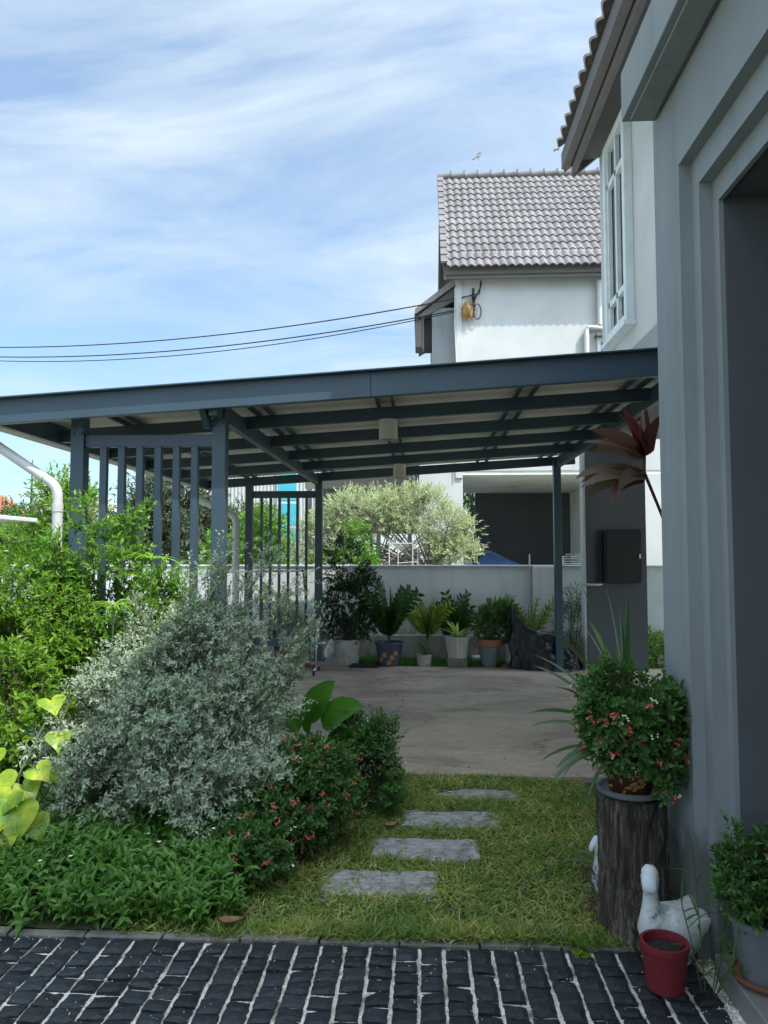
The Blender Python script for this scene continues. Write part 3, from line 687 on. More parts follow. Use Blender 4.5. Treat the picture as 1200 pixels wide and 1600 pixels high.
def twigs(leafb, stemb, P, O, tl, k, L, W, up=.4, jit=.4, ang=(.6,1.2), droop=.15, fold=.18, stem_r=.0015, lv=.3, hang=0, mid=.45):
    n = len(P)
    D = unit(O+np.array((0,0,up))+rng.normal(0,jit,(n,3)))
    ln = tl*rng.uniform(.6,1.3,n)
    A = unit(np.cross(D,rng.normal(0,1,(n,3)))); C = np.cross(D,A)
    ps=[];ds=[];ns=[];ls=[]
    for i in range(k):
        t = (i+.6)/k; th = i*2.4+rng.uniform(-.4,.4,n); a = rng.uniform(*ang,n)*(1.15-.6*t)
        rad = A*np.cos(th)[:,None]+C*np.sin(th)[:,None]
        base = P+D*(ln*t)[:,None]+np.array((0,0,-1))*hang*((ln*t)**2)[:,None]
        d = D*np.cos(a)[:,None]+rad*np.sin(a)[:,None]
        ps.append(base); ds.append(d); ns.append(unit(D*.8-rad*.4+np.array((0,0,.5)))); ls.append(L*rng.uniform(1-lv,1+lv,n)*(1-.25*abs(t-.5)))
    ps=np.concatenate(ps);ds=np.concatenate(ds);ns=np.concatenate(ns);ls=np.concatenate(ls)
    leafb.leaves(ps,ds,ns,ls,ls*W/L,fold,droop,mid)
    if stemb is not None:
        q = P+D*ln[:,None]-np.array((0,0,hang))*(ln**2)[:,None]; p0 = P-D*(ln*.5)[:,None]
        V = np.stack([p0+A*stem_r*1.4,p0-A*stem_r*1.4,p0+C*stem_r*1.4,q],1).reshape(-1,3)
        F = (np.array([[0,1,3],[1,2,3],[2,0,3]])[None]+(np.arange(n)*4)[:,None,None]).reshape(-1,3)
        stemb.add(V,F)
def limbs(stemb, base, P, n, r0, r1, bend=.25):
    idx = rng.choice(len(P), min(n,len(P)), replace=False)
    for i in idx:
        a = np.array(base,float)+rng.normal(0,r0*2,3)*(1,1,0); c = P[i]; m = a*.5+c*.5+rng.normal(0,.06,3)*np.linalg.norm(c-a)+np.array((0,0,bend*.2))*np.linalg.norm(c-a)
        s = np.linspace(0,1,7)[:,None]; Q = a*(1-s)**2+2*m*s*(1-s)+c*s**2
        stemb.tube(Q,np.linspace(r0*rng.uniform(.6,1),r1,7),5,False)
def bush(name,label,cat,base,blobs,n,tl,k,L,W,mat,stem_mat=None,gap=-.5,freq=6,up=.4,nl=30,r0=.012,group=None,hang=0,droop=.15,fold=.18,shell=.45,jit=.4,fname='foliage',stname='stem',ang=(.6,1.2),mid=.45,parent=None,extra=None):
    t = parent or thing(name,label,cat,base,group)
    P,O = sample_blobs(blobs,n,shell,gap,freq)
    if extra is not None: P,O = extra(P,O)
    lf=B(); st=B(); limbs(st,base,P-O*tl*.4,nl,r0,.002)
    twigs(lf,st,P,O,tl,k,L,W,up,hang=hang,droop=droop,fold=fold,jit=jit,ang=ang,mid=mid)
    mk(fname,lf,mat,t); mk(stname,st,stem_mat or m_twig,t)
    return t,P,O
def flowers(t,P,O,n,size,mat,name='blossom',off=.02,maxn=5):
    i = rng.choice(len(P),n); bb=B()
    nn = n*maxn; Q = np.repeat(P[i]+O[i]*off,maxn,0)+rng.normal(0,size*.8,(nn,3)); N=unit(np.repeat(O[i],maxn,0)+rng.normal(0,.3,(nn,3))+np.array((0,0,.4)))
    A=unit(np.cross(N,rng.normal(0,1,(nn,3))))
    for s in (-1,1): bb.leaves(Q,A*s+N*.25,N,size,size*1.1,.05,.0,.6)
    mk(name,bb,mat,t,kind='stuff' if nn>100 else None)
def strap(bb,p,az,el,L,W,droop,fold=.25,seg=9,taper=1.2,twist=0,roll=0):
    """arched strap leaf as a folded ribbon"""
    s=np.linspace(0,1,seg); p=np.array(p,float); h=np.array((math.cos(az),math.sin(az),0)); z=np.array((0,0,1.))
    ang=el-droop*s**1.5; dx=np.cos(ang);dz=np.sin(ang)
    X=np.concatenate([[0],np.cumsum((dx[1:]+dx[:-1])/2)])*L/(seg-1);Z=np.concatenate([[0],np.cumsum((dz[1:]+dz[:-1])/2)])*L/(seg-1)
    C=p+h*X[:,None]+z*Z[:,None]; S=np.array((-math.sin(az),math.cos(az),0)); N=-h*dz[:,None]+z*dx[:,None]
    S, N = S[None]*np.cos(roll+twist*s)[:,None]+N*np.sin(roll+twist*s)[:,None], N*np.cos(roll+twist*s)[:,None]-S[None]*np.sin(roll+twist*s)[:,None]
    w=W*np.minimum(1,(s*5+.35))*(1-s**(2.2*taper))**.8*.5; w[-1]=.0005
    bb.grid(np.stack([C+S*w[:,None]+N*(w*fold)[:,None],C,C-S*w[:,None]+N*(w*fold)[:,None]],1))
    return C

# ------------------------------------------------------------------ foreground planting
# silver shrub
def silver_extra(P,O):
    # reaching sprays on the right and drooping tips in front
    Q=[];D=[]
    for (a,c,n) in (((-1.15,4.3,1.0),(-.70,4.5,1.42),70),((-1.2,4.4,1.1),(-.95,4.6,1.62),90),((-1.4,4.4,1.0),(-1.22,4.5,1.62),80),((-1.5,4.4,1.0),(-1.45,4.5,1.48),60),((-2.0,4.2,.7),(-2.12,4.0,.5),40),((-.95,4.2,.7),(-.74,4.15,.74),50),((-1.75,4.1,.5),(-1.95,3.65,.16),45),((-1.2,3.9,.5),(-1.12,3.66,.30),50),((-1.0,4.0,.55),(-.72,3.75,.52),60),((-1.35,4.4,1.1),(-1.28,4.6,1.55),50),((-1.6,4.3,1.0),(-1.75,4.5,1.35),50),((-.8,4.3,.95),(-.60,4.5,1.25),40)):
        s=rng.uniform(.1,1,n)[:,None]; a=np.array(a);c=np.array(c); Q.append(a+(c-a)*s+rng.normal(0,.045,(n,3))); D.append(np.repeat(unit(c-a)[None],n,0)+rng.normal(0,.3,(n,3)))
    return np.concatenate([P]+Q),np.concatenate([O]+[unit(d) for d in D])
bush('silver_shrub','wide silvery grey leaved shrub sprawling in front of the carport','shrub',(-1.35,4.35,0),
     [((-1.40,4.30,.66),(.52,.42,.40)),((-1.85,4.22,.72),(.24,.26,.18)),((-1.95,4.15,.52),(.20,.22,.12)),((-1.08,4.2,.74),(.28,.28,.13)),((-1.02,4.1,.54),(.24,.26,.12)),((-1.25,3.92,.46),(.34,.24,.13)),((-1.6,3.9,.50),(.32,.24,.13)),((-1.50,4.0,.74),(.30,.22,.12)),((-1.18,4.0,.66),(.28,.22,.12)),((-1.0,4.5,1.0),(.26,.26,.14)),((-1.3,4.5,1.13),(.28,.28,.15)),((-1.6,4.45,1.0),(.30,.28,.16)),((-1.75,4.3,.88),(.24,.22,.12)),((-.92,4.45,.90),(.16,.2,.11)),((-1.75,3.95,.34),(.24,.22,.10)),((-1.05,3.9,.36),(.22,.2,.09)),((-1.35,4.2,.98),(.26,.22,.12))],
     5900,.085,10,.029,.0132,lm_silver,gap=-.52,freq=9,up=.3,nl=45,r0=.009,hang=.5,shell=.55,jit=.5,extra=silver_extra)

# lit hedge on the left
bush('hedge_shrub','dense yellow green hedge bush at the left edge in full sun','hedge',(-2.75,4.9,0),
     [((-2.75,4.9,1.20),(.44,.45,.42)),((-3.2,5.0,1.15),(.5,.5,.42)),((-2.55,4.75,.85),(.38,.38,.42)),((-3.1,4.7,.95),(.45,.4,.45)),((-2.4,4.8,1.1),(.22,.3,.34)),((-3.6,5.2,1.2),(.5,.5,.45))],
     5200,.10,8,.044,.021,lm_hedge,gap=-.42,freq=7,up=.3,nl=60,r0=.014,hang=.6)
bush('hedge_shrub','lower lime tipped twiggy bush under the hedge at the left edge','hedge',(-2.45,4.35,0),
     [((-2.5,4.35,.78),(.34,.28,.26)),((-2.3,4.3,.58),(.25,.22,.18)),((-2.75,4.35,.5),(.3,.25,.3))],
     900,.12,8,.052,.024,lm_hedge,gap=-.5,freq=8,up=.2,nl=40,r0=.010,hang=.6)
# glossy shrub climbing round post A
bush('glossy_shrub','tall glossy green shrub growing up around the front carport post','shrub',(-2.15,5.05,0),
     [((-2.15,5.02,1.10),(.38,.28,.36)),((-2.12,5.0,1.52),(.17,.2,.24)),((-1.88,5.05,1.05),(.30,.28,.34)),((-2.04,5.0,1.92),(.10,.12,.18)),((-2.24,4.95,1.84),(.11,.12,.16)),((-2.45,4.9,1.55),(.14,.15,.2)),((-2.0,4.95,.75),(.42,.3,.38)),((-1.78,5.0,1.34),(.12,.14,.14)),((-2.42,4.95,1.35),(.12,.15,.2))],
     2700,.11,8,.048,.022,lm_shrub,gap=-.6,freq=7,up=.7,nl=50,r0=.014)
# ground cover
def cover():
    n=3600; P=np.stack([rng.uniform(-2.75,-.62,n),rng.uniform(3.17,4.35,n),np.zeros(n)],-1)
    edge = -.70-.12*np.sin(P[:,1]*6)-.25*np.clip(P[:,1]-3.3,0,.4)
    P=P[(P[:,0]<edge)&(P[:,1]>3.175+np.where(P[:,0]>-1.2,.03,0)+.02*np.sin(P[:,0]*7)+rng.uniform(0,.04,n))]
    n=len(P); h=.05+.13*np.clip((P[:,1]-3.2)/.3,0,1)*(1+.35*np.sin(P[:,0]*5+P[:,1]*3))
    P[:,2]=h*rng.uniform(.15,.9,n)
    lf=B();st=B(); twigs(lf,st,P,np.repeat(np.array([[0,-.35,1.]]),n,0),.11,7,.054,.024,.2,jit=.35,ang=(.8,1.4),droop=.3,fold=.15)
    return lf,st
lf,st=cover()
t=mk('ground_cover',lf,lm_cover,kind='stuff',label='low carpet of pointed dark green leaves beside the cobbles',cat='ground cover'); mk('ground_cover_stems',st,m_stem,t,kind='stuff')
P=np.stack([rng.uniform(-2.1,-.75,14),rng.uniform(3.35,3.9,14),rng.uniform(.16,.3,14)],-1)
b=B(); 
for s in range(5):
    a=s*1.257; b.leaves(P,np.repeat([[math.cos(a),math.sin(a),.3]],14,0),np.repeat([[0,0,1.]],14,0),.012,.010,.05,0,.6)
mk('tiny_flowers',b,lm_white,t,kind='stuff')
# a taller weed at the front edge
def rosette_plant(name,label,cat,base,n,L,W,mat,el=(.5,1.2),droop=1.0,stem_h=0,group=None,fold=.25,az0=None,twist=0,taper=1.2,parent=None,fname='foliage'):
    t=parent or thing(name,label,cat,base,group); b=B(); z=np.array(base,float)+np.array((0,0,stem_h))
    for i in range(n):
        az=i*2.4+rng.uniform(-.3,.3) if az0 is None else az0[i]
        strap(b,z+rng.normal(0,.008,3)*(1,1,.3),az,rng.uniform(*el),L*rng.uniform(.7,1.15),W*rng.uniform(.8,1.15),droop*rng.uniform(.7,1.3),fold,twist=rng.uniform(-twist,twist),taper=taper)
    mk(fname,b,mat,t,smooth=True)
    if stem_h: mk('stem',B().tube([base,(base[0]+.01,base[1],base[2]+stem_h*.5),z],.008,6),m_stem,t)
    return t
bush('weed','leafy weed with longer pale leaves hanging over the kerb','weed',(-1.42,3.24,0),[((-1.42,3.26,.10),(.09,.06,.07))],16,.07,7,.075,.020,lm_bamboo,gap=None,nl=8,r0=.004)
bush('weed','small bright weed sprouting from the cobbles near the stump','weed',(.62,3.10,0),[((.62,3.10,.02),(.03,.02,.015))],9,.03,5,.035,.024,lm_hedge,gap=None,nl=3,r0=.002)
# crown of thorns shrubs in bed
t,P,O=bush('flowering_shrub','dark leafy flowering shrub with tiny coral blooms beside the stepping stones','shrub',(-.62,4.0,0),
     [((-.66,4.0,.28),(.22,.22,.20)),((-.52,4.12,.34),(.16,.18,.20)),((-.80,3.8,.22),(.17,.17,.17)),((-.68,4.12,.44),(.15,.15,.12)),((-.78,3.62,.14),(.13,.12,.12))],
     1500,.07,8,.034,.018,lm_thorn,gap=-.8,freq=9,up=.6,mid=.6,nl=40,r0=.010)
flowers(t,P,O,150,.011,lm_pink,off=.075,maxn=4); flowers(t,P,O,16,.009,lm_white,'cream_blossom',.075,2)
t,P,O=bush('flowering_shrub','upright flowering shrub with cream blooms close to the concrete slab','shrub',(-.35,4.72,0),
     [((-.34,4.72,.28),(.15,.16,.22)),((-.46,4.62,.22),(.15,.16,.19)),((-.28,4.75,.46),(.08,.08,.12)),((-.46,4.8,.44),(.07,.08,.13)),((-.24,4.62,.18),(.10,.11,.14))],
     1150,.07,8,.034,.018,lm_thorn,gap=-.8,freq=9,up=.9,mid=.6,nl=30,r0=.010)
flowers(t,P,O,55,.011,lm_white,'cream_blossom',.075,3); flowers(t,P,O,45,.010,lm_pink,'blossom',.075,3)

# broad leaves (canna / arum) behind
def broad(bb,st,p,tip_dir,L,W,droop,base,pleat=.02,roll=0):
    """paddle leaf: p leaf base, along az/el"""
    az,el=tip_dir; seg=14; s=np.linspace(0,1,seg); h=np.array((math.cos(az),math.sin(az),0)); z=np.array((0,0,1.))
    ang=el-droop*s**1.4; X=np.cumsum(np.cos(ang))*L/seg; Z=np.cumsum(np.sin(ang))*L/seg
    C=np.array(p)+h*X[:,None]+z*Z[:,None]; S=np.array((-math.sin(az),math.cos(az),0)); N=-h*np.sin(ang)[:,None]+z*np.cos(ang)[:,None]
    S=np.repeat(S[None],seg,0); S,N=S*math.cos(roll)+N*math.sin(roll),N*math.cos(roll)-S*math.sin(roll)
    w=W*.5*np.sin(np.pi*np.clip(s,.0,1)**.75)**.75; w[0]=.004; w[-1]=.001
    cols=[]
    for u in np.linspace(-1,1,9):
        cols.append(C+S*(w*u)[:,None]+N*(np.abs(u)*w*.35+pleat*W*np.sin(s*24+abs(u)*6)*abs(u))[:,None])
    bb.grid(np.stack(cols,1))
    st.tube([base,(np.array(base)+np.array(p))/2+np.array((0,0,.03)),p],[.010,.008,.005],6,False)
t=thing('broad_leaf_plant','plant with big pleated paddle leaves between silver shrub and slab','plant',(-.68,4.9,0))
for (p,td,L,W,dr,rl) in (((-.76,4.85,.56),(-.1,1.15),.36,.19,.35,1.15),((-.66,4.82,.54),(-.3,.85),.36,.20,.75,.95),((-.64,4.8,.46),(-.5,.45),.30,.16,.8,.7),((-.80,4.85,.50),(2.9,1.0),.34,.17,.6,-1.0),((-.72,4.75,.44),(-1.4,.8),.30,.15,.9,0),((-.66,4.9,.40),(-.1,.2),.26,.12,.7,.8),((-.74,4.85,.50),(-.9,1.25),.32,.17,.5,.6)):
    p=(p[0],p[1],p[2]-.07)
    b=B();s_=B(); broad(b,s_,p,td,L,W,dr,(-.68,4.9,0),.02,rl); l=mk('leaf',b,lm_canna,t,smooth=True); mk('leaf_stalk',s_,m_stem,l)
# heart leaves bottom-left
def heart(bb,c,n,d,size):
    """heart shaped leaf centred at c with normal n and tip direction d"""
    n=unit(np.array(n,float)); d=np.array(d,float); d=unit(d-n*np.dot(d,n)); s=np.cross(n,d)
    k=36; th=np.linspace(-np.pi,np.pi,k,endpoint=False)
    hx=np.sin(th)**3*.95; hy=-(13*np.cos(th)-5*np.cos(2*th)-2*np.cos(3*th)-np.cos(4*th))/16.5; hy=np.where(hy>0,hy*1.15,hy)
    rings=[]
    for q in (.02,.25,.5,.75,1.0):
        cup=.16*size*q*np.abs(hx)-.25*size*q*q*np.clip(hy,0,2)**2+.022*size*np.sin(th*9+c[0]*30)*q
        rings.append(np.array(c)+size*(d*(hy*q)[:,None]+s*(hx*q)[:,None])+n*cup[:,None])
    bb.grid(np.stack(rings),True)
def heart_mat():
    m,nt,p,out=nm('lime_heart_leaf')
    c=ramp(nt,noise(nt,9,detail=5,dist=.5),[(.36,(.12,.27,.02)),(.5,(.30,.42,.02)),(.66,(.50,.54,.04))])
    nt.links.new(c,p.inputs['Base Color']); p.inputs['Roughness'].default_value=.38
    t=nt.nodes.new('ShaderNodeBsdfTranslucent'); x=nt.nodes.new('ShaderNodeMixShader'); x.inputs[0].default_value=.4
    nt.links.new(c,t.inputs[0]); nt.links.new(p.outputs[0],x.inputs[1]); nt.links.new(t.outputs[0],x.inputs[2]); nt.links.new(x.outputs[0],out.inputs[0])
    bumpn(nt,p,noise(nt,22,detail=3),.4,.01); return m
m_heart=heart_mat(); m_vein=M('leaf_vein',(.34,.42,.12),9,rough=.5)
t=thing('heart_leaf_plant','big lime yellow heart shaped leaves glowing in sun at left edge','plant',(-2.15,3.75,0))
for (c,nn,d,sz) in (((-2.08,3.62,.50),(.15,-.7,.8),(.3,-.7,-.6),.15),((-1.96,3.68,.46),(.35,-.6,.75),(.7,-.5,-.4),.12),((-1.93,3.55,.36),(.1,-.85,.55),(.25,-.5,-.85),.16),((-2.05,3.50,.20),(.05,-.95,.4),(.1,-.35,-1),.15),((-1.84,3.58,.20),(.3,-.6,.8),(.9,-.35,-.25),.10),((-2.2,3.75,.60),(-.1,-.7,.75),(-.2,-.6,-.6),.14),((-1.88,3.85,.50),(.45,-.5,.8),(.7,-.5,-.35),.11),((-2.14,3.5,.34),(-.1,-.85,.5),(-.1,-.4,-.9),.15),((-1.93,3.95,.66),(.2,-.6,.8),(.3,-.7,-.3),.10),((-1.86,3.6,.30),(.25,-.75,.7),(.6,-.4,-.6),.11),((-2.0,3.58,.44),(-.1,-.8,.7),(-.3,-.5,-.7),.13),((-2.12,3.6,.27),(0,-.8,.6),(-.5,-.4,-.7),.14),((-1.97,3.5,.27),(.2,-.7,.8),(.4,-.5,-.6),.12),((-1.9,3.7,.55),(.1,-.6,.9),(.8,-.4,-.3),.10),((-2.02,4.05,.84),(.2,-.5,.9),(.5,-.6,-.2),.11)):
    c=(c[0]-.03,c[1],c[2]*.93); sz*=.72
    b=B(); heart(b,c,nn,d,sz); l=mk('leaf',b,m_heart,t,smooth=True)
    n_=unit(np.array(nn,float)); d_=np.array(d,float); d_=unit(d_-n_*np.dot(d_,n_)); s_2=np.cross(n_,d_); C0=np.array(c)
    vb=B(); q=np.linspace(0,1,6); vb.tube(C0+sz*(d_*(q*.98)[:,None]+n_*(-.25*q**3+.012)[:,None]),np.linspace(.0016,.0004,6),4,False)
    for sg in (-1,1):
        for a_,l_ in ((.75,.75),(1.35,.72),(2.1,.6)): vb.tube(C0+sz*(d_*(math.cos(a_)*l_*q)[:,None]+s_2*(sg*math.sin(a_)*l_*q)[:,None]+n_*(.15*math.sin(a_)*l_*q-.25*np.clip(math.cos(a_)*l_*q,0,1)**3+.014)[:,None]),np.linspace(.0011,.0003,6),4,False)
    mk('leaf_vein',vb,m_vein,l)
    mk('leaf_stalk',B().tube([(-2.15+(c[0]+2.15)*.2,3.78,0),(c[0]*.6-2.15*.4,3.80,c[2]*.6),(c[0],c[1]+.02,c[2]-.01)],.005,6,False),m_stem,l)
# umbrella sedges
def sedge(base,h,n,L,label,W=.014):
    t=thing('umbrella_sedge',label,'plant',base,'umbrella sedges among the shrubs'); b=B(); top=np.array(base)+np.array((.02,0,h))
    for i in range(n): strap(b,top,i*2*math.pi/n+rng.uniform(-.15,.15),rng.uniform(.1,.5),L*rng.uniform(.8,1.15),W,rng.uniform(.7,1.3))
    mk('foliage',b,lm_cyp,t,smooth=True); mk('stem',B().tube([base,np.array(base)+np.array((.0,0,h*.5)),top],.005,6,False),m_stem,t)
sedge((-1.88,4.40,0),1.30,20,.17,'spidery lime sedge whorl in front of the glossy shrub')
sedge((-1.72,4.58,0),1.58,14,.24,'highest spidery sedge whorl with long drooping blades on glossy shrub')
sedge((-1.42,4.95,0),1.50,16,.22,'dark drooping sedge whorl in front of the front lattice slats')
sedge((-1.30,5.9,0),1.25,18,.26,'dark spidery sedge whorl just right of the front centre post')
rosette_plant('grass_tuft','dark arching grass tuft below the silver shrub','grass tuft',(-1.95,3.95,.05),60,.32,.008,lm_grass2,(.6,1.4),1.6)
# edge tuft and grass near kerb
mk('edge_grass',grass(3200,(-.9,.9,3.14,3.24),.04,.085,.006,(.3,1.3),stones=False),lm_lawn,kind='stuff',label='longer grass blades hanging over the lawn kerb',cat='grass')
# dry leaf
def dryleaf(c,az,L,label,curl=.25):
    b=B(); s=np.linspace(0,1,9); u=np.linspace(-1,1,5); w=.27*L*np.sin(np.pi*s**.8)**.8
    cols=[]
    for q in u: cols.append(np.stack([c[0]+(s-.5)*L*math.cos(az)-w*q*math.sin(az),c[1]+(s-.5)*L*math.sin(az)+w*q*math.cos(az),c[2]+L*curl*(q*q*.5+(s-.5)**2)],-1))
    b.grid(np.stack(cols,1)); mk('dry_leaf',b,m_dead,label=label,cat='leaf',smooth=True,org=c)
dryleaf((-.82,3.20,.045),.1,.105,'curled brown dead leaf lying on the lawn kerb')
dryleaf((-.19,4.40,.03),.6,.09,'dull brown dead leaf on grass beside the flowering shrub')
def litter(n,f,zb,label):
    P=f(n); a=rng.uniform(0,6.28,len(P)); b=B(); b.leaves(P,np.stack([np.cos(a),np.sin(a),rng.uniform(-.1,.3,len(P))],-1),np.stack([rng.normal(0,.3,len(P)),rng.normal(0,.3,len(P)),np.ones(len(P))],-1),rng.uniform(.012,.04,len(P)),rng.uniform(.006,.018,len(P)),.2,.1)
    mk('leaf_litter',b,lm_brown,label=label,cat='leaf litter',kind='stuff')
litter(130,lambda n:np.stack([rng.uniform(-.9,1.0,n),rng.uniform(3.2,5.4,n),rng.uniform(.02,.035,n)],-1),0,'brown leaf crumbs scattered in the lawn')
litter(60,lambda n:np.stack([rng.uniform(-1.2,1.3,n),5.44+rng.uniform(0,1,n)**2.5*4,np.full(n,.036)],-1),0,'small dead leaves blown onto the concrete slab')
bush('hanging_twigs','bare brown twigs tangled under the left hedge','twigs',(-2.45,4.5,0),[((-2.45,4.45,.5),(.25,.15,.4))],60,.2,1,.03,.01,lm_hedge,gap=None,nl=46,r0=.007)

# ------------------------------------------------------------------ right side planting
# stump
def stump():
    b=B(); seg=72; th=np.linspace(0,2*np.pi,seg,endpoint=False); rows=[]
    for z in np.concatenate([np.linspace(0,.57,22)]):
        f=.132+.035*np.exp(-z/.10)*(1+.7*np.sin(th*3+1))+.006*np.sin(th*2+z*4)
        f=f+.008*np.sin(th*9+3*np.sin(z*5))+.0045*np.sin(th*23+5*np.sin(z*9+th))+rng.normal(0,.0016,seg)
        # knot
        d=np.sqrt(((np.angle(np.exp(1j*(th-R(262))))*.14)**2)+(z-.20)**2); f=f+.016*np.exp(-((d-.035)/.014)**2)-.014*np.exp(-(d/.02)**2)
        rows.append(np.stack([.905+f*np.cos(th)-.012*np.sin(z*4),3.30+f*np.sin(th),np.full(seg,z)],-1))
    top=rows[-1].copy(); c=top.mean(0)
    for q in (.9,.5,.02): rows.append(c+(top-c)*q+np.array((0,0,.004)))
    b.grid(np.stack(rows),True); return b
def barkm():
    m,nt,p,out=nm('stump_bark')
    a=noise(nt,48,(1,1,.11),10,.75,dist=.8)
    c=ramp(nt,a,[(.34,(.015,.011,.008)),(.46,(.075,.055,.04)),(.56,(.20,.165,.13)),(.68,(.42,.37,.31))])
    g=ramp(nt,noise(nt,3,(1,1,.6),5),[(.4,(.45,.45,.45)),(.65,(1,1,1))])
    nt.links.new(mixc(nt,1.0,c,g,'MULTIPLY'),p.inputs['Base Color']); p.inputs['Roughness'].default_value=.9
    bumpn(nt,p,a,1.0,.02); return m
mk('tree_stump',stump(),barkm(),label='weathered upright tree stump with a knot carrying a flowering pot',cat='stump',org=(.905,3.3,0),smooth=True)

def pot_prof(rt,rb,h,lip=.012,th=.008,lh=.02):
    return [(0,0),(rb,0),(rt,h-lh),(rt+lip,h-lh),(rt+lip,h),(rt-th,h),(rt-th-.002,h-.03),(rt-th-.004,h-.05)]
def potted(label,c,rt,rb,h,mat,cat='potted plant',lip=.012,group=None,seg=32,lob=None,parts=True):
    t=thing('potted_plant',label,cat,c,group); b=B().lathe(pot_prof(rt,rb,h,lip),c,seg,lob=lob); p=mk('pot',b,mat,t,angle=35)
    s=B(); s.lathe([(rt-.008,h-.035),(rt*.5,h-.022),(0.001,h-.02)],c,20); mk('soil',s,m_soil,t)
    return t,p
# pot on stump: brown glazed with ochre leaves, grey saucer
c=(.885,3.28,.595)
t,p=potted('bushy flowering plant in painted brown pot standing on the tree stump',c,.115,.085,.19,m_brownpot)
mk('saucer',B().lathe([(0,-.018),(.10,-.018),(.135,.0),(.140,.022),(.130,.022),(.125,.005),(0,.002)],c,36),m_greypot,t,angle=40)
b=B(); n=46
for i in range(n):
    th=rng.uniform(3.4,6.2); z=rng.choice([.045,.10])+rng.uniform(-.02,.02); rr=.086+.03*z/.19+.0045
    P0=np.array((c[0]+rr*math.cos(th),c[1]+rr*math.sin(th),c[2]+z)); N=np.array((math.cos(th),math.sin(th),0)); T=np.array((-math.sin(th),math.cos(th),0))
    a=rng.uniform(0,6.28); b.leaves(P0[None],(T*math.cos(a)+np.array((0,0,1))*math.sin(a))[None],N[None],rng.uniform(.02,.04),.014,0,0)
mk('painted_leaves',b,m_gold,p,kind=None)
_,P,O=bush('x','','',(c[0],c[1],c[2]+.16),[((.88,3.25,.96),(.19,.19,.17)),((.82,3.22,.88),(.14,.16,.15)),((.94,3.22,.86),(.14,.16,.16)),((.87,3.25,1.06),(.12,.13,.08)),((.97,3.2,.98),(.09,.11,.09)),((.98,3.15,.73),(.08,.08,.11)),((.77,3.2,.98),(.07,.1,.1))],
     1350,.055,8,.036,.018,lm_thorn,mid=.6,gap=-.8,freq=11,up=.45,nl=18,r0=.008,parent=t)
flowers(t,P,O,120,.010,lm_pink,off=.06,maxn=4); flowers(t,P,O,45,.010,lm_white,'cream_blossom',.07,2)
# long strap-leaved plant behind
t=thing('strap_leaf_plant','long arching strap leaf plant between stump and dark pillar','plant',(1.22,4.55,0))
b=B(); b2=B(); base=np.array((1.22,4.55,.45))
mk('trunk',B().tube([(1.22,4.55,0),(1.21,4.55,.25),(1.22,4.55,.5)],[.03,.028,.02],8),m_bark,t)
az=[3.0,2.7,3.3,2.2,3.6,3.9,2.9,3.15,3.5,2.5,4.2,1.9,3.35,2.95,3.7]
el=[1.05,1.25,.75,1.35,.95,.7,.55,.3,.2,1.0,.9,1.35,.0,-.15,-.3]
ll=[.80,.85,.75,.95,.70,.62,.66,.58,.55,.85,.6,.9,.55,.50,.45]
for i,(a,e,l) in enumerate(zip(az,el,ll)): strap(b if i%3 else b2,base+rng.normal(0,.012,3),a,e,l*.95,.052,1.0 if e<.9 else .75,.25,14,1.3,twist=rng.uniform(-1,1))
for a,e,l in ((2.0,1.48,1.02),(2.6,1.40,1.0),(1.2,1.52,.95),(1.5,1.45,.9)): strap(b,base,a,e,l,.045,.25,.3,14,1.3,twist=.8)
mk('foliage',b,lm_strap,t,smooth=True); mk('grey_foliage',b2,lm_pale,t,smooth=True)
rosette_plant('strap_leaf_plant','low dark arching leaves drooping onto the lawn left of the stump','plant',(.93,3.75,0),11,.36,.035,lm_strap,(.5,1.2),1.7)
bush('garden_shrub','small green bush filling the corner at the foot of the grey column','shrub',(1.28,4.0,0),[((1.28,4.0,.35),(.13,.25,.3))],380,.07,8,.042,.018,lm_thorn,gap=None,nl=12,r0=.008)
# cordyline leaning out high from behind the column
def cordyline():
    base=(1.66,4.62,0); top=np.array((1.28,4.32,2.08))
    t=thing('red_cordyline','tall thin red cordyline with maroon and brown leaves near carport roof','plant',base)
    mk('stem',B().tube([base,(1.66,4.62,.7),(1.57,4.52,1.3),(1.41,4.39,1.8),top,(1.285,4.32,2.2)],[.016,.014,.011,.009,.010,.008],8),M('red_stem',(.055,.022,.02),8,rough=.6),t,smooth=True)
    b=B(); b2=B()
    def lf(bb,p,az,el,L,W,dr,tw): strap(bb,p,az,el,L*1.05,W,dr,.10,14,.75,tw*.5,roll=rng.choice([-1,1])*rng.uniform(.4,1.1))
    for az,el,L,dr in ((3.5,1.15,.27,.5),(2.9,1.35,.30,.4),(1.0,1.45,.28,.3),(4.4,1.3,.27,.6),(5.2,1.2,.24,.5),(3.9,1.0,.26,.7),(.3,1.2,.24,.6),(2.3,1.2,.24,.6)): lf(b,top+np.array((0,0,.1)),az,el,L,.10,dr,rng.uniform(-.6,.6))
    for az,el,L,dr in ((3.2,.75,.34,.7),(3.3,.45,.36,.6),(2.8,.5,.3,.9)): lf(b2,top+np.array((0,0,.09)),az,el,L,.115,dr,rng.uniform(-1,1))
    for az,el,L,dr in ((3.05,.25,.36,.9),(3.4,.1,.40,.75),(3.7,-.1,.28,1.3),(3.3,-.2,.26,1.2),(2.9,.0,.35,.9),(3.2,.35,.40,1.0),(3.9,.1,.30,1.2),(2.6,.2,.32,1.1)): lf(b2,top+np.array((0,0,-.02)),az,el,L,.115,dr,rng.uniform(-1,1))
    mk('young_foliage',b,lm_red,t,smooth=True); mk('old_foliage',b2,lm_brown,t,smooth=True)
cordyline()

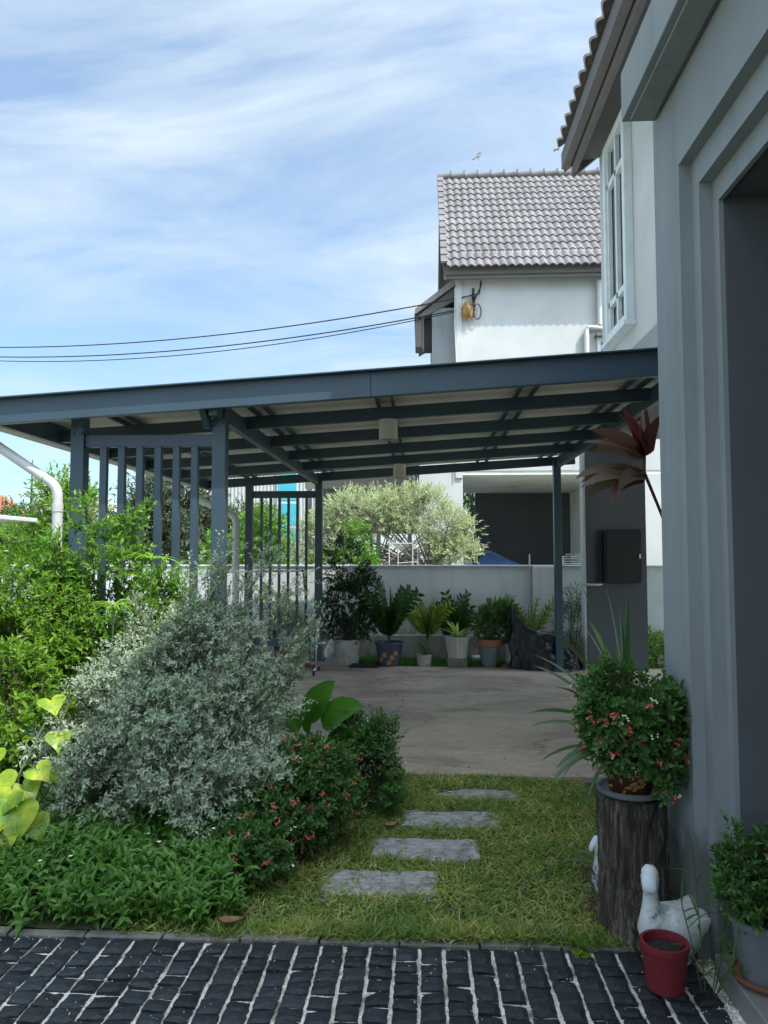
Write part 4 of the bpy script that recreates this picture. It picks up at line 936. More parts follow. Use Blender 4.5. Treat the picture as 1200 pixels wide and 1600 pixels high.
# ducks
def duck_mat():
    m,nt,p,out=nm('weathered_white')
    a=noise(nt,45,(1,1,1),9,.75); g=noise(nt,9,(1,1,1),3)
    mm=nt.nodes.new('ShaderNodeMath'); mm.operation='MULTIPLY'; nt.links.new(a,mm.inputs[0]); nt.links.new(g,mm.inputs[1])
    c=ramp(nt,mm.outputs[0],[(.25,(.58,.62,.60)),(.31,(.42,.45,.44)),(.39,(.10,.11,.11))])
    nt.links.new(c,p.inputs['Base Color']); p.inputs['Roughness'].default_value=.75; bumpn(nt,p,a,.5,.01); return m
m_duck=duck_mat(); m_duckw=M('white_paint',(.62,.66,.67),9,rough=.55,bump=.1)
def duck(base,az,s,label,haz):
    t=thing('duck_statue',label,'statue',base,'white duck statues by the stump')
    def ell(sections,seg=28,a=az,piv=(0,0)):
        P=[]
        pv=np.array((piv[0]*s*math.cos(az),piv[0]*s*math.sin(az)))
        for (x,z,ry,rzv,tilt) in sections:
            th=np.linspace(0,2*np.pi,seg,endpoint=False)
            P.append(np.stack([x-piv[0]-rzv*np.sin(th)*math.sin(tilt),ry*np.cos(th),z+rzv*np.sin(th)*math.cos(tilt)],-1))
        P=np.stack(P)*s; c,sn=math.cos(a),math.sin(a); Q=P.copy()
        Q[...,0]=P[...,0]*c-P[...,1]*sn+base[0]+pv[0]; Q[...,1]=P[...,0]*sn+P[...,1]*c+base[1]+pv[1]; Q[...,2]+=base[2]
        return Q
    secs=[(-.165,.190,.004,.004,0),(-.160,.188,.024,.018,0),(-.14,.172,.044,.042,0),(-.11,.140,.062,.074,0),(-.06,.108,.080,.092,0),(0,.104,.090,.101,0),(.045,.110,.086,.102,0),(.075,.125,.070,.088,.45),(.092,.160,.054,.064,.95),(.097,.195,.036,.040,1.3),(.098,.23,.028,.029,1.5),(.099,.262,.025,.025,1.57),(.101,.285,.026,.026,1.57)]
    b=B(); b.grid(ell(secs),True); mk('body',b,m_duck,t,smooth=True)
    hp=(.10,0)
    h=B(); h.grid(ell([(.100,.275,.027,.027,1.57),(.101,.295,.031,.033,1.57),(.104,.320,.032,.036,1.5),(.107,.342,.028,.031,1.5),(.109,.356,.018,.019,1.5),(.110,.362,.003,.003,1.5)],a=haz,piv=hp),True)
    hd=mk('head',h,m_duckw,t,smooth=True)
    k=B(); k.grid(ell([(.112,.335,.024,.022,-.5),(.128,.318,.025,.020,-.7),(.140,.300,.025,.014,-.9),(.147,.284,.023,.009,-1.1),(.148,.279,.005,.004,-1.1)],20,a=haz,piv=hp),True)
    mk('bill',k,m_duckw,hd,smooth=True)
    e=B(); ca,sa=math.cos(haz),math.sin(haz); c0=np.array((base[0]+.10*s*math.cos(az)+.012*s*ca,base[1]+.10*s*math.sin(az)+.012*s*sa,base[2]+.330*s))
    for sg in (-1,1): e.grid(lump(c0+np.array((-sa,ca,0))*sg*.030*s,(.004*s,)*3,1,6,0),True)
    mk('eye',e,m_black,hd)
    for sg in (-1,1):
        w=B(); P=ell([(-.125,.150,.004,.006,0),(-.10,.138,.010,.026,0),(-.05,.122,.013,.046,0),(.01,.118,.013,.048,0),(.04,.118,.004,.02,0)],16)
        w.grid(P+np.array((-math.sin(az),math.cos(az),0))*sg*.064*s,True); mk('wing',w,m_duck,t,smooth=True)
    f=B(); f.lathe([(0,0),(.062*s,0),(.068*s,.006),(.06*s,.02),(.045*s,.04)],base,24); mk('foot_base',f,m_duck,t,smooth=True)
duck((.985,3.08,0),R(206),1.08,'white weathered duck statue standing behind the red pot',R(250))
duck((.895,3.56,0),R(188),.85,'white duck statue mostly hidden behind the stump',R(180))
# red pot
t,p=potted('empty red plastic pot of soil standing on the black cobbles',(.885,2.86,.02),.084,.066,.165,m_red,cat='plant pot',lip=.003)
b=B(); g=grains(120,lambda n:np.stack([.885+rng.normal(0,.033,n),2.86+rng.normal(0,.035,n),np.full(n,.162)],-1),.003,.008); mk('soil_lumps',g,m_soil,t,kind='stuff')
t.name='plant_pot'
# grey pot on porch
c=(1.20,2.76,.118)
t,p=potted('grey plastic pot with bushy flowering plant on terracotta saucer on porch',c,.105,.078,.21,m_greypot,lip=.010)
mk('saucer',B().lathe([(0,-.016),(.085,-.016),(.112,.005),(.116,.016),(.106,.014),(.10,.0),(0,-.004)],c,36),m_terra,t,angle=40)
_,P,O=bush('x','','',(c[0],c[1],c[2]+.17),[((1.18,2.75,.42),(.13,.13,.10)),((1.11,2.74,.46),(.07,.08,.08)),((1.11,2.75,.57),(.035,.04,.07)),((1.25,2.75,.50),(.10,.1,.11))],
     430,.045,8,.030,.014,lm_thorn,gap=-1.1,freq=14,up=.8,nl=24,r0=.006,parent=t)
flowers(t,P,O,8,.008,lm_pink,off=.045,maxn=3); flowers(t,P,O,7,.011,lm_white,'cream_blossom',.05,1)
# bamboo like grass
t=thing('bamboo_grass','spindly young bamboo grass growing between red pot and porch','plant',(1.03,2.84,0))
b=B(); st=B()
for (dx,dy,h) in ((-.01,.02,.42),(.03,-.02,.26),(.05,.05,.24),(-.03,.03,.30),(.02,-.06,.18)):
    p0=np.array((1.03+dx*.5,2.84+dy*.5,0)); p1=np.array((1.03+dx*2.2,2.84+dy*2,h)); st.tube([p0,(p0+p1)/2+np.array((0,0,.02)),p1],.0022,5,False)
    for i in range(9):
        s=.25+.75*i/8; strap(b,p0+(p1-p0)*s,rng.uniform(0,6.28),rng.uniform(.2,1.2),rng.uniform(.07,.13),.010,rng.uniform(.3,1.2),.2,6)
    strap(b,p1,rng.uniform(0,6.28),1.4,.15,.009,.2,.2,6)
mk('foliage',b,lm_bamboo,t); mk('stem',st,m_stem,t)
bush('dry_grass_tuft','brown dried tuft beside the left foot of the stump','tuft',(.79,3.42,0),[((.79,3.42,.09),(.035,.04,.07))],30,.06,5,.05,.008,lm_brown,gap=None,nl=5,r0=.003)

# ------------------------------------------------------------------ row of pots at the back
yb=10.72
def at(px): return (px-660)*yb/1155
# a concrete pot with dark tree shrub
x=at(544); t,p=potted('concrete tub with dark small leaved tree by the rear carport post',(x,yb,.0),.205,.15,.40,m_conc,lip=.012)
bush('x','','',(x,yb,.36),[((x,yb,.95),(.30,.26,.36)),((x+.02,yb,1.32),(.32,.26,.22)),((x-.08,yb,1.62),(.22,.2,.2)),((x+.3,yb,1.12),(.2,.15,.12)),((x-.22,yb,.7),(.22,.2,.25)),((x+.18,yb,.62),(.22,.2,.2))],
     1150,.11,8,.052,.028,lm_dark,gap=-.45,freq=8,nl=22,r0=.014,parent=t,stem_mat=m_bark)
# black tray
b=B(); b.prism(rrect(-1.04,-.62,10.42,10.60,.03),2,.03,.05); b.box((-1.0,10.45,.05),(-.66,10.57,.075)); mk('drip_tray',b,m_black,label='flat black tray lying on the slab beside the concrete tub',cat='tray',org=(-.83,10.5,.03),bevel=.005)
def zz(t,c,n,h,L,W,mat,spread=.5,lean=None):
    b=B(); st=B()
    for i in range(n):
        az=i*2.4+rng.uniform(-.3,.3); sp=spread*rng.uniform(.3,1.1); hh=h*rng.uniform(.7,1.1)
        s=np.linspace(0,1,8); ctr=np.array(c)+np.stack([math.cos(az)*sp*hh*s**1.6,math.sin(az)*sp*hh*s**1.6,hh*s*(1-.12*s)],-1)
        st.tube(ctr,np.linspace(.010,.003,8),5,False)
        k=18; ss=np.repeat(np.linspace(.22,1,k//2),2); Q=np.stack([np.interp(ss,s,ctr[:,j]) for j in range(3)],-1)
        T=unit(np.stack([np.interp(ss,s,np.gradient(ctr[:,j])) for j in range(3)],-1)); S=unit(np.cross(T,np.array((math.cos(az+1.3),math.sin(az+1.3),.3)))); sg=np.tile([-1,1],k//2)[:,None]
        b.leaves(Q,S*sg*.9+T*.75,np.cross(S,T)+rng.normal(0,.15,(k,3)),L*(1.1-.5*np.abs(ss-.5)),W,.15,.1)
    mk('foliage',b,mat,t); mk('stem',st,m_stem,t)
# b patterned blue pot with glossy plant
x=at(608); t,p=potted('dark blue pot painted with orange rosettes holding glossy fleshy plant',(x,yb-.02,.0),.20,.145,.37,m_bluepot,lip=.018)
b=B()
for th0,z0,r0 in ((4.4,.20,.055),(5.0,.16,.05),(4.05,.13,.045),(4.75,.09,.04),(5.3,.22,.04)):
    for k in range(7):
        a=k*.9; rr=.148+.052*z0/.37+.004; th=th0; P0=np.array((x+rr*math.cos(th),yb-.02+rr*math.sin(th),z0)); N=np.array((math.cos(th),math.sin(th),-.1)); T=np.array((-math.sin(th),math.cos(th),0))
        b.leaves(P0[None],(T*math.cos(a)+np.array((0,0,1))*math.sin(a))[None],N[None],r0,.026,0.02,0)
mk('painted_rosettes',b,m_orange,p)
zz(t,(x,yb-.02,.34),30,.80,.15,.065,lm_zz,.6)
# c small pot
x=at(662); t,p=potted('small weathered concrete pot with a nearly bare twiggy plant',(x,yb,.0),.105,.10,.19,m_conc,lip=.006)
bush('x','','',(x,yb,.17),[((x,yb,.26),(.08,.07,.05))],24,.07,5,.04,.016,lm_thorn,gap=None,nl=10,r0=.005,parent=t)
# d fluted cream pot on block
x=at(713); mk('pot_block',B().box((x-.14,yb-.1,.0),(x+.14,yb+.14,.145)),m_kerb,label='dark concrete block under the fluted cream pot',cat='block',org=(x,yb,0),bevel=.008)
t,p=potted('fluted cream pot with pale green bromeliad standing on a block',(x,yb,.147),.165,.125,.30,M('cream_pot',(.42,.40,.34),5,rough=.6,dirt=((.25,.24,.19),6,.6)),lip=.022,seg=72,lob=lambda th:1+.028*np.sign(np.sin(th*18)))
rosette_plant('x','','',(x,yb,.42),18,.30,.055,lm_brom,(.5,1.4),.7,parent=t)
# dark glossy plant behind
t=thing('glossy_plant','dark glossy upright plant behind the fluted cream pot','plant',(at(712),11.1,.1),None); zz(t,(at(712),11.1,.1),22,.95,.14,.06,lm_zz,.35)
t=thing('glossy_plant','yellowing feathery plant right of the blue rosette pot','plant',(at(668),11.0,.0)); zz(t,(at(668),11.0,.35),13,.55,.16,.055,lm_zzy,.7)
# e grey pot with terracotta rim
x=at(762); t,p=potted('dark grey pot with terracotta rim and rounded leafy bush',(x,yb,.0),.15,.105,.33,m_greypot,lip=.004)
mk('rim_pot',B().lathe([(.14,.0),(.175,.02),(.182,.11),(.165,.115),(.15,.10)],(x,yb,.30),32),m_terra,t,angle=35)
bush('x','','',(x,yb,.36),[((x-.02,yb,.60),(.20,.2,.17)),((x+.08,yb,.78),(.16,.16,.15)),((x-.06,yb+.02,.70),(.14,.14,.12))],360,.07,8,.048,.022,lm_thorn,gap=-1,nl=16,r0=.010,parent=t)
# f pale pot
x=at(798); t,p=potted('pale cream pot half hidden behind the black plastic sheet',(x,yb+.05,.06),.125,.10,.29,m_conc,lip=.008)
bush('x','','',(x,yb+.05,.34),[((x-.02,yb+.05,.58),(.16,.16,.22)),((x-.06,yb+.05,.84),(.14,.14,.12))],260,.07,8,.050,.022,lm_thorn,gap=-1,nl=14,r0=.010,parent=t)
mk('paving_brick',B().box((at(795)-.13,yb-.1,0),(at(795)+.14,yb+.2,.058)),m_kerb,label='dark brick under the pale cream pot',cat='brick',org=(at(795),yb,0),bevel=.006)
mk('white_slab',B().box((at(738),11.0,.0),(at(770),11.2,.12)),m_rock,label='white stone lying on grass behind the pots',cat='stone',org=(at(750),11.1,0),bevel=.02)
# feathery plants behind the sheet
t=thing('feathery_plant','light feathery leaved plant rising behind the black plastic sheet','plant',(at(830),11.1,0)); zz(t,(at(830),11.1,0),20,1.05,.12,.028,lm_zzy,.42)
bush('bamboo_clump','wispy narrow leaved plant between steel post and dark pillar','plant',(at(900),10.95,0),[((at(893),10.95,.55),(.16,.2,.42)),((at(905),10.95,.9),(.12,.15,.2))],120,.14,8,.12,.014,lm_strap,gap=None,nl=16,r0=.006)
bush('garden_shrub','low green bush beyond the dark pillar at the foot of the wall','shrub',(3.3,11.0,0),[((3.2,10.9,.28),(.4,.3,.24))],420,.08,8,.05,.022,lm_shrub,gap=None,nl=16,r0=.008)
mk('white_rock',B().grid(lump((at(517)-.02,11.05,.13),(.11,.1,.15),5,12,.2),True).grid(lump((at(517)-.01,11.03,.28),(.06,.06,.07),6,10,.2),True),m_rock,label='pale sunlit rock between rear post and concrete tub',cat='rock',org=(at(517),11.05,0),smooth=True)

# black plastic sheet thrown over something
def tarp():
    cx,cy=at(836),10.55; nu,nv=220,110; th=np.linspace(0,2*np.pi,nu,endpoint=False); v=np.linspace(0,1,nv)
    TH,Vv=np.meshgrid(th,v)
    rdg=lambda a:.55*np.sin(2*a)+.45*(1-2*np.sqrt(np.sin(a)**2+.03))
    pk=np.exp(-((np.angle(np.exp(1j*(TH-np.pi*1.0))))/.8)**2); pr_=np.exp(-((np.angle(np.exp(1j*(TH-.1))))/.9)**2)
    H=.50+.36*pk-.12*pr_
    t1=np.clip(Vv/.72,0,1); t2=np.clip((Vv-.72)/.28,0,1)
    rad=(1-.22*t1**1.3)*(1-t2); z=H*t1**.85-(.12+.32*pk)*t2**.7
    f=.026*rdg(TH*3.5+Vv*3+1.5*np.sin(TH*2+Vv*4))+.020*rdg(TH*6-Vv*5+2*np.sin(TH*3+Vv*3))+.010*rdg(Vv*7+TH*4+1.6*np.sin(TH*5))+.004*rdg(Vv*15-TH*9+2*np.sin(TH*7+Vv*6))
    R_=.40*rad+f*(1-.7*t2)*(1-.0*Vv)
    P=np.stack([cx+.03+R_*np.cos(TH)*1.22-.06*pk*Vv+.05*(1-t1),cy+R_*np.sin(TH)*.75,.035+np.maximum(z+.6*f*t1,0)],-1)
    b=B(); b.grid(P,True)
    n=30; ph,t_=np.meshgrid(np.linspace(.02,np.pi-.02,n),np.linspace(0,2*np.pi,2*n,endpoint=False),indexing='ij')
    k=1+.12*rdg(t_*3+ph*4)+.08*rdg(t_*5-ph*6+1)
    b.grid(np.stack([cx+.31+.19*k*np.sin(ph)*np.cos(t_),cy-.16+.12*k*np.sin(ph)*np.sin(t_),.12+.10*k*np.cos(ph)],-1),True)
    return b
mt=M('black_plastic',(.009,.009,.013),6,rough=.38,bump=.2,bscale=9,bdist=.02,detail=2,spec=.45,dist=2)
mk('plastic_sheet',tarp(),mt,label='crumpled black plastic sheet draped over a heap beside the pots',cat='plastic sheet',org=(at(836),10.55,.03),smooth=True)

# clothes rack and broom
t=thing('clothes_rack','wheeled clothes rack with grey horizontal bar inside the carport','rack',(-2.0,9.7,.03))
mk('top_bar',B().tube([(-2.62,9.7,1.385),(-1.57,9.7,1.40)],.013,8),m_chrome,t,smooth=True)
mk('end_cap',B().tube([(-1.585,9.7,1.40),(-1.55,9.7,1.40)],.017,8),m_black,t)
for xx in (-2.5,-1.42):
    mk('upright',B().tube([(xx,9.9,.09),(xx,9.9,.6)],.011,8).tube([(xx,9.7,.10),(xx,10.15,.10)],.012,8),m_chrome,t,smooth=True)
    for yy in (9.68,10.15):
        mk('caster',B().tube([(xx-.012,yy,.06),(xx+.012,yy,.06)],.028,14).box((xx-.016,yy-.012,.06),(xx+.016,yy+.012,.10)),m_rubber,t)
t=thing('broom','dark handled broom leaning against the rear lattice','broom',(-1.5,10.2,.03))
mk('handle',B().tube([(-1.54,10.2,.10),(-1.60,10.28,.72),(-1.66,10.36,1.30)],.011,8),m_rubber,t,smooth=True); mk('grip',B().tube([(-1.645,10.345,1.16),(-1.67,10.37,1.36)],.018,8),m_black,t)
b=B(); b.box((-1.62,10.17,.06),(-1.44,10.23,.12)); mk('head',b,m_red,t)

# ------------------------------------------------------------------ over the wall
# drying rack
t=thing('drying_rack','white thin metal drying rack standing beyond the garden wall','rack',(-.3,12.4,0))
for xx,yy in ((-.57,12.3),(-.18,12.3),(-.44,12.8),(-.10,12.8)):
    mk('leg',B().tube([(xx,yy,0),(xx+.02,yy,1.86 if yy<12.5 else 1.72)],.011,6),m_pvc,t)
b=B(); b.tube([(-.55,12.3,1.80),(-.16,12.3,1.80)],.010,6); b.tube([(-.55,12.3,1.79),(-.42,12.8,1.70)],.008,6); b.tube([(-.16,12.3,1.79),(-.08,12.8,1.70)],.008,6); b.tube([(-.44,12.8,1.47),(-.08,12.8,1.49)],.010,6); mk('rail',b,m_pvc,t)
# basket on wall
t=thing('basket','white plastic basket with handles standing on the wall beside the pillar','basket',(2.45,11.43,1.455))
b=B(); o=rrect(2.14,2.42,11.36,11.50,.03)
for z in (1.475,1.51,1.55,1.585): b.tube([(p[0],p[1],z) for p in o]+[(o[0][0],o[0][1],z)],.008,6)
for p in o[::3]: b.tube([(p[0],p[1],1.46),(p[0],p[1],1.585)],.006,5)
mk('basket_body',b,m_pvc,t); b=B()
for x0 in (2.17,2.31): b.tube([(x0,11.36,1.585),(x0+.01,11.36,1.62),(x0+.07,11.36,1.62),(x0+.08,11.36,1.585)],.008,6)
mk('handle',b,m_pvc,t)

# car
def car():
    m_car=M('car_paint',(.30,.37,.50),2,rough=.25,metal=.3,spec=.7)
    cx=-1.9; y0,y1=17.0,18.75
    t=thing('parked_car','pale blue car parked behind the wall and silvery tree','car',(.3,17.9,0))
    # side outline (x,z)
    up=[(-1.95,.45),(-1.98,.75),(-1.9,.95),(-1.2,1.10),(-.92,1.16),(-.72,1.40),(-.42,1.60),(-.10,1.72),(.25,1.78),(1.0,1.79),(1.6,1.74),(2.05,1.52),(2.35,1.20),(2.42,.95),(2.42,.45)]
    up=np.array(up); n=len(up); secs=[]
    for k,(yy,ins) in enumerate(((y0+.0,1),(y0+.10,.55),(y0+.28,.12),(y0+.875,0),(y1-.28,.12),(y1-.10,.55),(y1,1))):
        zz=up[:,1].copy(); high=zz>1.12
        zz=np.where(high,zz-(zz-1.12)*ins*.97,zz); xx=up[:,0]+ins*.05*np.sign(.2-up[:,0])
        secs.append(np.stack([xx,np.full(n,yy),zz],-1))
    b=B(); b.grid(np.stack(secs)); 
    b.poly(secs[0][::-1]); b.poly(secs[-1])
    mk('body',b,m_car,t,angle=45)
    g=B(); g.prism([(-.66,1.18),(-.40,1.52),(-.08,1.66),(.3,1.70),(.92,1.70),(.92,1.18)],1,y0+.13,y0+.16)
    g.prism([(1.0,1.18),(1.0,1.70),(1.5,1.66),(1.95,1.45),(2.1,1.18)],1,y0+.13,y0+.16); mk('side_window',g,m_glass,t)
    g=B(); g.add([(-.86,y0+.2,1.22),(-.86,y1-.2,1.22),(-.16,y1-.3,1.715),(-.16,y0+.3,1.715)],[(0,1,2,3)]); mk('windscreen',g,m_glass,t)
    tr=B(); tr.tube([(-.88,y0+.10,1.20),(-.70,y0+.10,1.43),(-.40,y0+.12,1.63),(-.08,y0+.16,1.745),(.3,y0+.2,1.80),(1.0,y0+.2,1.81)],.030,8); mk('roof_rail',tr,M('silver_trim',(.7,.73,.78),3,rough=.3,metal=.4),t,smooth=True)
    for xx in (-1.2,1.65):
        for yy in (y0+.02,y1-.02):
            w=mk('wheel',B().tube([(xx,yy-.1,.33),(xx,yy+.1,.33)],.33,24),m_rubber,t,angle=40); mk('rim',B().tube([(xx,yy-.11,.33),(xx,yy+.11,.33)],.2,16),m_chrome,w,angle=40)
    for yy in (y0+.25,y1-.25): mk('headlight',B().grid(lump((-1.94,yy,.85),(.05,.16,.08),2,8,.02),True),m_glass,t,smooth=True)
car()
# blue canopy cover
t=thing('blue_canopy','low peaked blue canvas cover inside the neighbour porch','canopy',(1.15,16.4,0))
b=B(); pk=(1.50,16.7,1.68)
o=[(1.02,16.0,1.36),(2.22,16.0,1.36),(2.22,17.4,1.36),(1.02,17.4,1.36)]
b.addp(o+[pk]+[(p[0],p[1],1.22) for p in o],[(0,1,4),(1,2,4),(2,3,4),(3,0,4),(5,6,1,0),(6,7,2,1),(7,8,3,2),(8,5,0,3)])
mk('canvas',b,M('blue_canvas',(.022,.06,.15),3,rough=.7),t)
for p in o: mk('leg',B().tube([(p[0],p[1],0),(p[0],p[1],1.3)],.02,6),m_black,t)

# silvery tree beyond the wall
t=thing('silvery_tree','pale silver green feathery tree in sun beyond the garden wall','tree',(-.1,13.2,0))
blobs=[((-.9,13.2,2.35),(.75,.6,.42)),((-.25,13.2,2.42),(.6,.55,.42)),((.40,13.1,2.05),(.46,.5,.42)),((-1.7,13.3,1.95),(.5,.5,.5)),((.62,13.0,1.72),(.42,.4,.22)),((-.75,13.2,2.55),(.32,.32,.28)),((.15,13.2,2.50),(.28,.3,.28)),((-2.1,13.3,1.8),(.4,.4,.4)),((.28,13.1,1.62),(.30,.35,.25)),((-1.3,13.2,2.35),(.45,.4,.4)),((.75,13.0,1.95),(.3,.3,.3))]
P,O=sample_blobs(blobs,4600,.3,-.45,6); lf=B();st=B(); twigs(lf,st,P,O,.17,9,.068,.017,.65,jit=.5,ang=(.4,.9),droop=.1)
mk('crown',lf,lm_olive,t); tr=B(); tr.tube([(.10,13.2,0),(.14,13.2,.8),(.20,13.2,1.3),(.24,13.2,1.9)],[.11,.09,.08,.05],10); tr.tube([(-.75,13.25,0),(-.80,13.25,1.0),(-.78,13.2,2.1)],[.07,.06,.035],8); limbs(tr,(.18,13.2,1.2),P,40,.03,.004); limbs(tr,(-.8,13.2,1.3),P,40,.025,.004)
mk('trunk',tr,M('pale_bark',[(.3,(.22,.21,.18)),(.7,(.38,.36,.32))],14,rough=.9,bump=.6,bscale=30),t,smooth=True); mk('twigs',st,m_twig,t)
bush('garden_shrub','dark green shrub below the silvery tree just behind the wall','shrub',(-1.25,12.4,0),[((-1.1,12.4,1.5),(.36,.35,.33)),((-.95,12.4,1.45),(.15,.3,.15)),((-1.6,12.4,1.4),(.3,.3,.3)),((-1.1,12.4,1.9),(.18,.2,.25))],520,.11,8,.07,.03,lm_shrub,gap=-.9,nl=20,r0=.02,stem_mat=m_bark)
bush('garden_shrub','dense dark shrub behind the rear left carport post','shrub',(-2.75,12.0,0),[((-2.75,12.0,1.6),(.42,.4,.8)),((-2.35,12.0,1.3),(.35,.35,.6)),((-2.5,12.0,2.1),(.22,.25,.28)),((-3.2,12.0,1.5),(.4,.4,.55))],1300,.12,8,.07,.03,lm_shrub,gap=-.8,nl=30,r0=.02,stem_mat=m_bark)
bush('garden_shrub','olive trailing shrub against the white wall behind the rear lattice','shrub',(-2.2,11.2,0),[((-2.2,11.2,.9),(.22,.1,.55)),((-2.0,11.2,.5),(.2,.1,.3))],220,.10,7,.055,.022,lm_zzy,gap=-.8,nl=20,r0=.01)
# trees seen behind the porch gap and further left
def tree(label,base,h,blobs,n,mat,L,W,tl=.35,gap=-.6,freq=2.2,r=.1,name='tree',group=None):
    t=thing(name,label,'tree',base,group); P,O=sample_blobs(blobs,n,.3,gap,freq); lf=B();st=B(); twigs(lf,st,P,O,tl,8,L,W,.4,jit=.5,stem_r=.004)
    mk('crown',lf,mat,t); tr=B(); tr.tube([base,(base[0]+.1,base[1],base[2]+h*.4),(base[0],base[1],base[2]+h)],[r,r*.8,r*.45],9); limbs(tr,(base[0],base[1],base[2]+h*.7),P,30,r*.4,.01); mk('trunk',tr,m_bark,t,smooth=True); mk('twigs',st,m_twig,t)
tree('dark green tree seen through the gap beside the neighbour porch wall',(1.6,22,0),2,[((1.5,22,2.4),(1.0,.8,1.4))],700,lm_far,.14,.06)
tree('large grey green tree behind the front lattice slats',(-5.2,15,0),2.4,[((-5.2,15,2.6),(1.0,.9,.75)),((-4.6,15,2.1),(.8,.8,.6)),((-5.7,15,2.1),(.7,.8,.6)),((-4.9,15,3.0),(.6,.6,.45))],1700,lm_far2,.11,.045,gap=-.5,freq=3)
tree('bushy bright green tree left of the fat drainpipe',(-6.9,14,0),1.8,[((-6.9,14,2.2),(.75,.7,.75)),((-6.6,14,1.7),(.7,.7,.5)),((-7.4,14,1.8),(.6,.6,.5)),((-7.0,14,2.7),(.35,.35,.35))],1500,lm_hedge,.11,.045,gap=-.7,freq=3)
tree('dark green tree behind the front centre post',(-4.1,16,0),1.8,[((-4.0,16,2.0),(.8,.7,.7)),((-3.5,16,1.6),(.6,.6,.5))],900,lm_far,.11,.045)
tree('round green tree at the far left beyond the white canopy',(-12.5,22,0),2.2,[((-12.5,22,2.3),(1.2,1,.8)),((-11.2,22,2.0),(1,1,.6))],1000,lm_far,.16,.07,r=.12)
# norfolk pine
t=thing('norfolk_pine','thin tiered pine rising beyond the rooftops at far left','tree',(-16.3,30,0)); b=B(); 
for k in range(9):
    z=2.2+k*.36; L=.95*(1-k/10.5)
    for j in range(7):
        a=j*.9+k*.4; strap(b,(-16.3,30,z),a,.15,L,.09,-.25,.3,6)
mk('crown',b,lm_far,t); mk('trunk',B().tube([(-16.3,30,0),(-16.3,30,5.6)],[.12,.02],7),m_bark,t)
# far houses
def farhouse(label,x0,x1,y,zw,zr,wall,roof,gable=True,wins=()):
    t=thing('distant_house',label,'house',((x0+x1)/2,y,0)); mk('wall',B().box((x0,y,0),(x1,y+5,zw)).prism([(x0,zw),(x1,zw),((x0+x1)/2,zr-.15)],1,y+.01,y+4.99),wall,t)
    xm=(x0+x1)/2; b=B()
    b.prism([(x0-.3,zw-.15),(xm,zr-.0),(xm,zr+.14),(x0-.3,zw+.0)],1,y-.3,y+5.3); b.prism([(xm+.001,zr),(x1+.3,zw-.15),(x1+.3,zw),(xm+.001,zr+.14)],1,y-.3,y+5.3); mk('roof',b,roof,t)
    for (a,c,d,e) in wins: w=mk('window',B().box((a,y-.04,d),(c,y-.001,e)),m_wframe,t); mk('pane',B().box((a+.06,y-.05,d+.06),(c-.06,y-.041,e-.06)),m_glass,w)
m_redroof=M('red_roof',(.36,.10,.06),2,rough=.8,bump=.3,bscale=20)
farhouse('distant cream house with red gable roof at the left edge',-21.5,-17.4,28,2.95,4.25,m_cream,m_redroof,wins=((-19,-18,1.2,2.4),(-17.8,-17.1,2.2,3.0)))
farhouse('distant low house with brownish grey roof beside the red roofed one',-18.6,-14.6,33,3.1,4.5,m_cream,m_tile2,wins=((-16.5,-15.6,1.2,2.4),))
t=thing('white_canopy','white flat garden canopy on a post at the left edge','canopy',(-6.6,11.5,0)); b=B(); b.box((-9.0,10.9,2.17),(-6.62,12.4,2.24)); b.box((-9.0,10.88,2.12),(-6.62,10.90,2.26)); mk('canopy_top',b,m_pvc,t,bevel=.01)
for xx in (-6.8,-8.8): mk('canopy_post',B().box((xx-.05,11.2,0),(xx+.05,11.3,2.17)),m_pvc,t)
# metal clad building behind left
t=thing('clad_building','white ribbed metal building with turquoise windows beyond the wall','building',(-5.2,24,0)); 
xs=np.linspace(-7.6,-2.2,271); yy=24-.03*((np.arange(271)%6)<3); b=B(); b.grid(np.stack([np.stack([xs,yy,np.full(271,z)],-1) for z in (0,5.2)])); b.box((-7.6,24.01,0),(-2.2,30,5.2)); mk('clad_wall',b,m_white,t)
w=mk('window',B().box((-4.75,23.90,1.4),(-4.05,23.965,5.0)),m_wframe,t); 
for z0,z1 in ((1.45,2.5),(2.6,3.3),(3.4,4.95)): mk('pane',B().box((-4.70,23.88,z0),(-4.10,23.899,z1)),m_cyan,w)
w=mk('window',B().box((-3.3,23.90,2.4),(-2.5,23.965,3.7)),m_wframe,t); mk('pane',B().box((-3.25,23.88,2.45),(-2.55,23.899,3.65)),m_cyan,w)
# brown slatted lean-to next to the neighbour
t=thing('slatted_shelter','brown slatted roof shelter behind the silvery tree','shelter',(-1.2,18.5,0)); b=B()
for i in range(22): 
    yy=17.6+i*.12; b.box((-2.75,yy,3.30+i*.022),(-.08,yy+.10,3.33+i*.022))
mk('roof_slats',b,M('brown_board',(.10,.085,.065),3,rough=.8),t); m_shel=M('shelter_paint',(.16,.145,.12),3,rough=.8); mk('shelter_beam',B().box((-2.8,17.5,3.2),(-.05,17.58,3.52)),m_shel,t); mk('shelter_wall',B().box((-2.8,20.3,2.2),(-.05,20.4,4.2)),m_shel,t)
for xx in (-2.7,-.3): mk('shelter_post',B().box((xx-.05,17.5,0),(xx+.05,17.6,3.2)),m_fascia,t)

# a roadside hedge further off closes the view behind plants
bush('roadside_hedge','long clipped green hedge far behind the lattice and left trees','hedge',(-9,20.5,0),[((x,20.5,1.1),(1.2,.5,.75)) for x in np.arange(-19,-4,1.5)],2600,.25,8,.13,.055,lm_far,gap=None,nl=60,r0=.03)

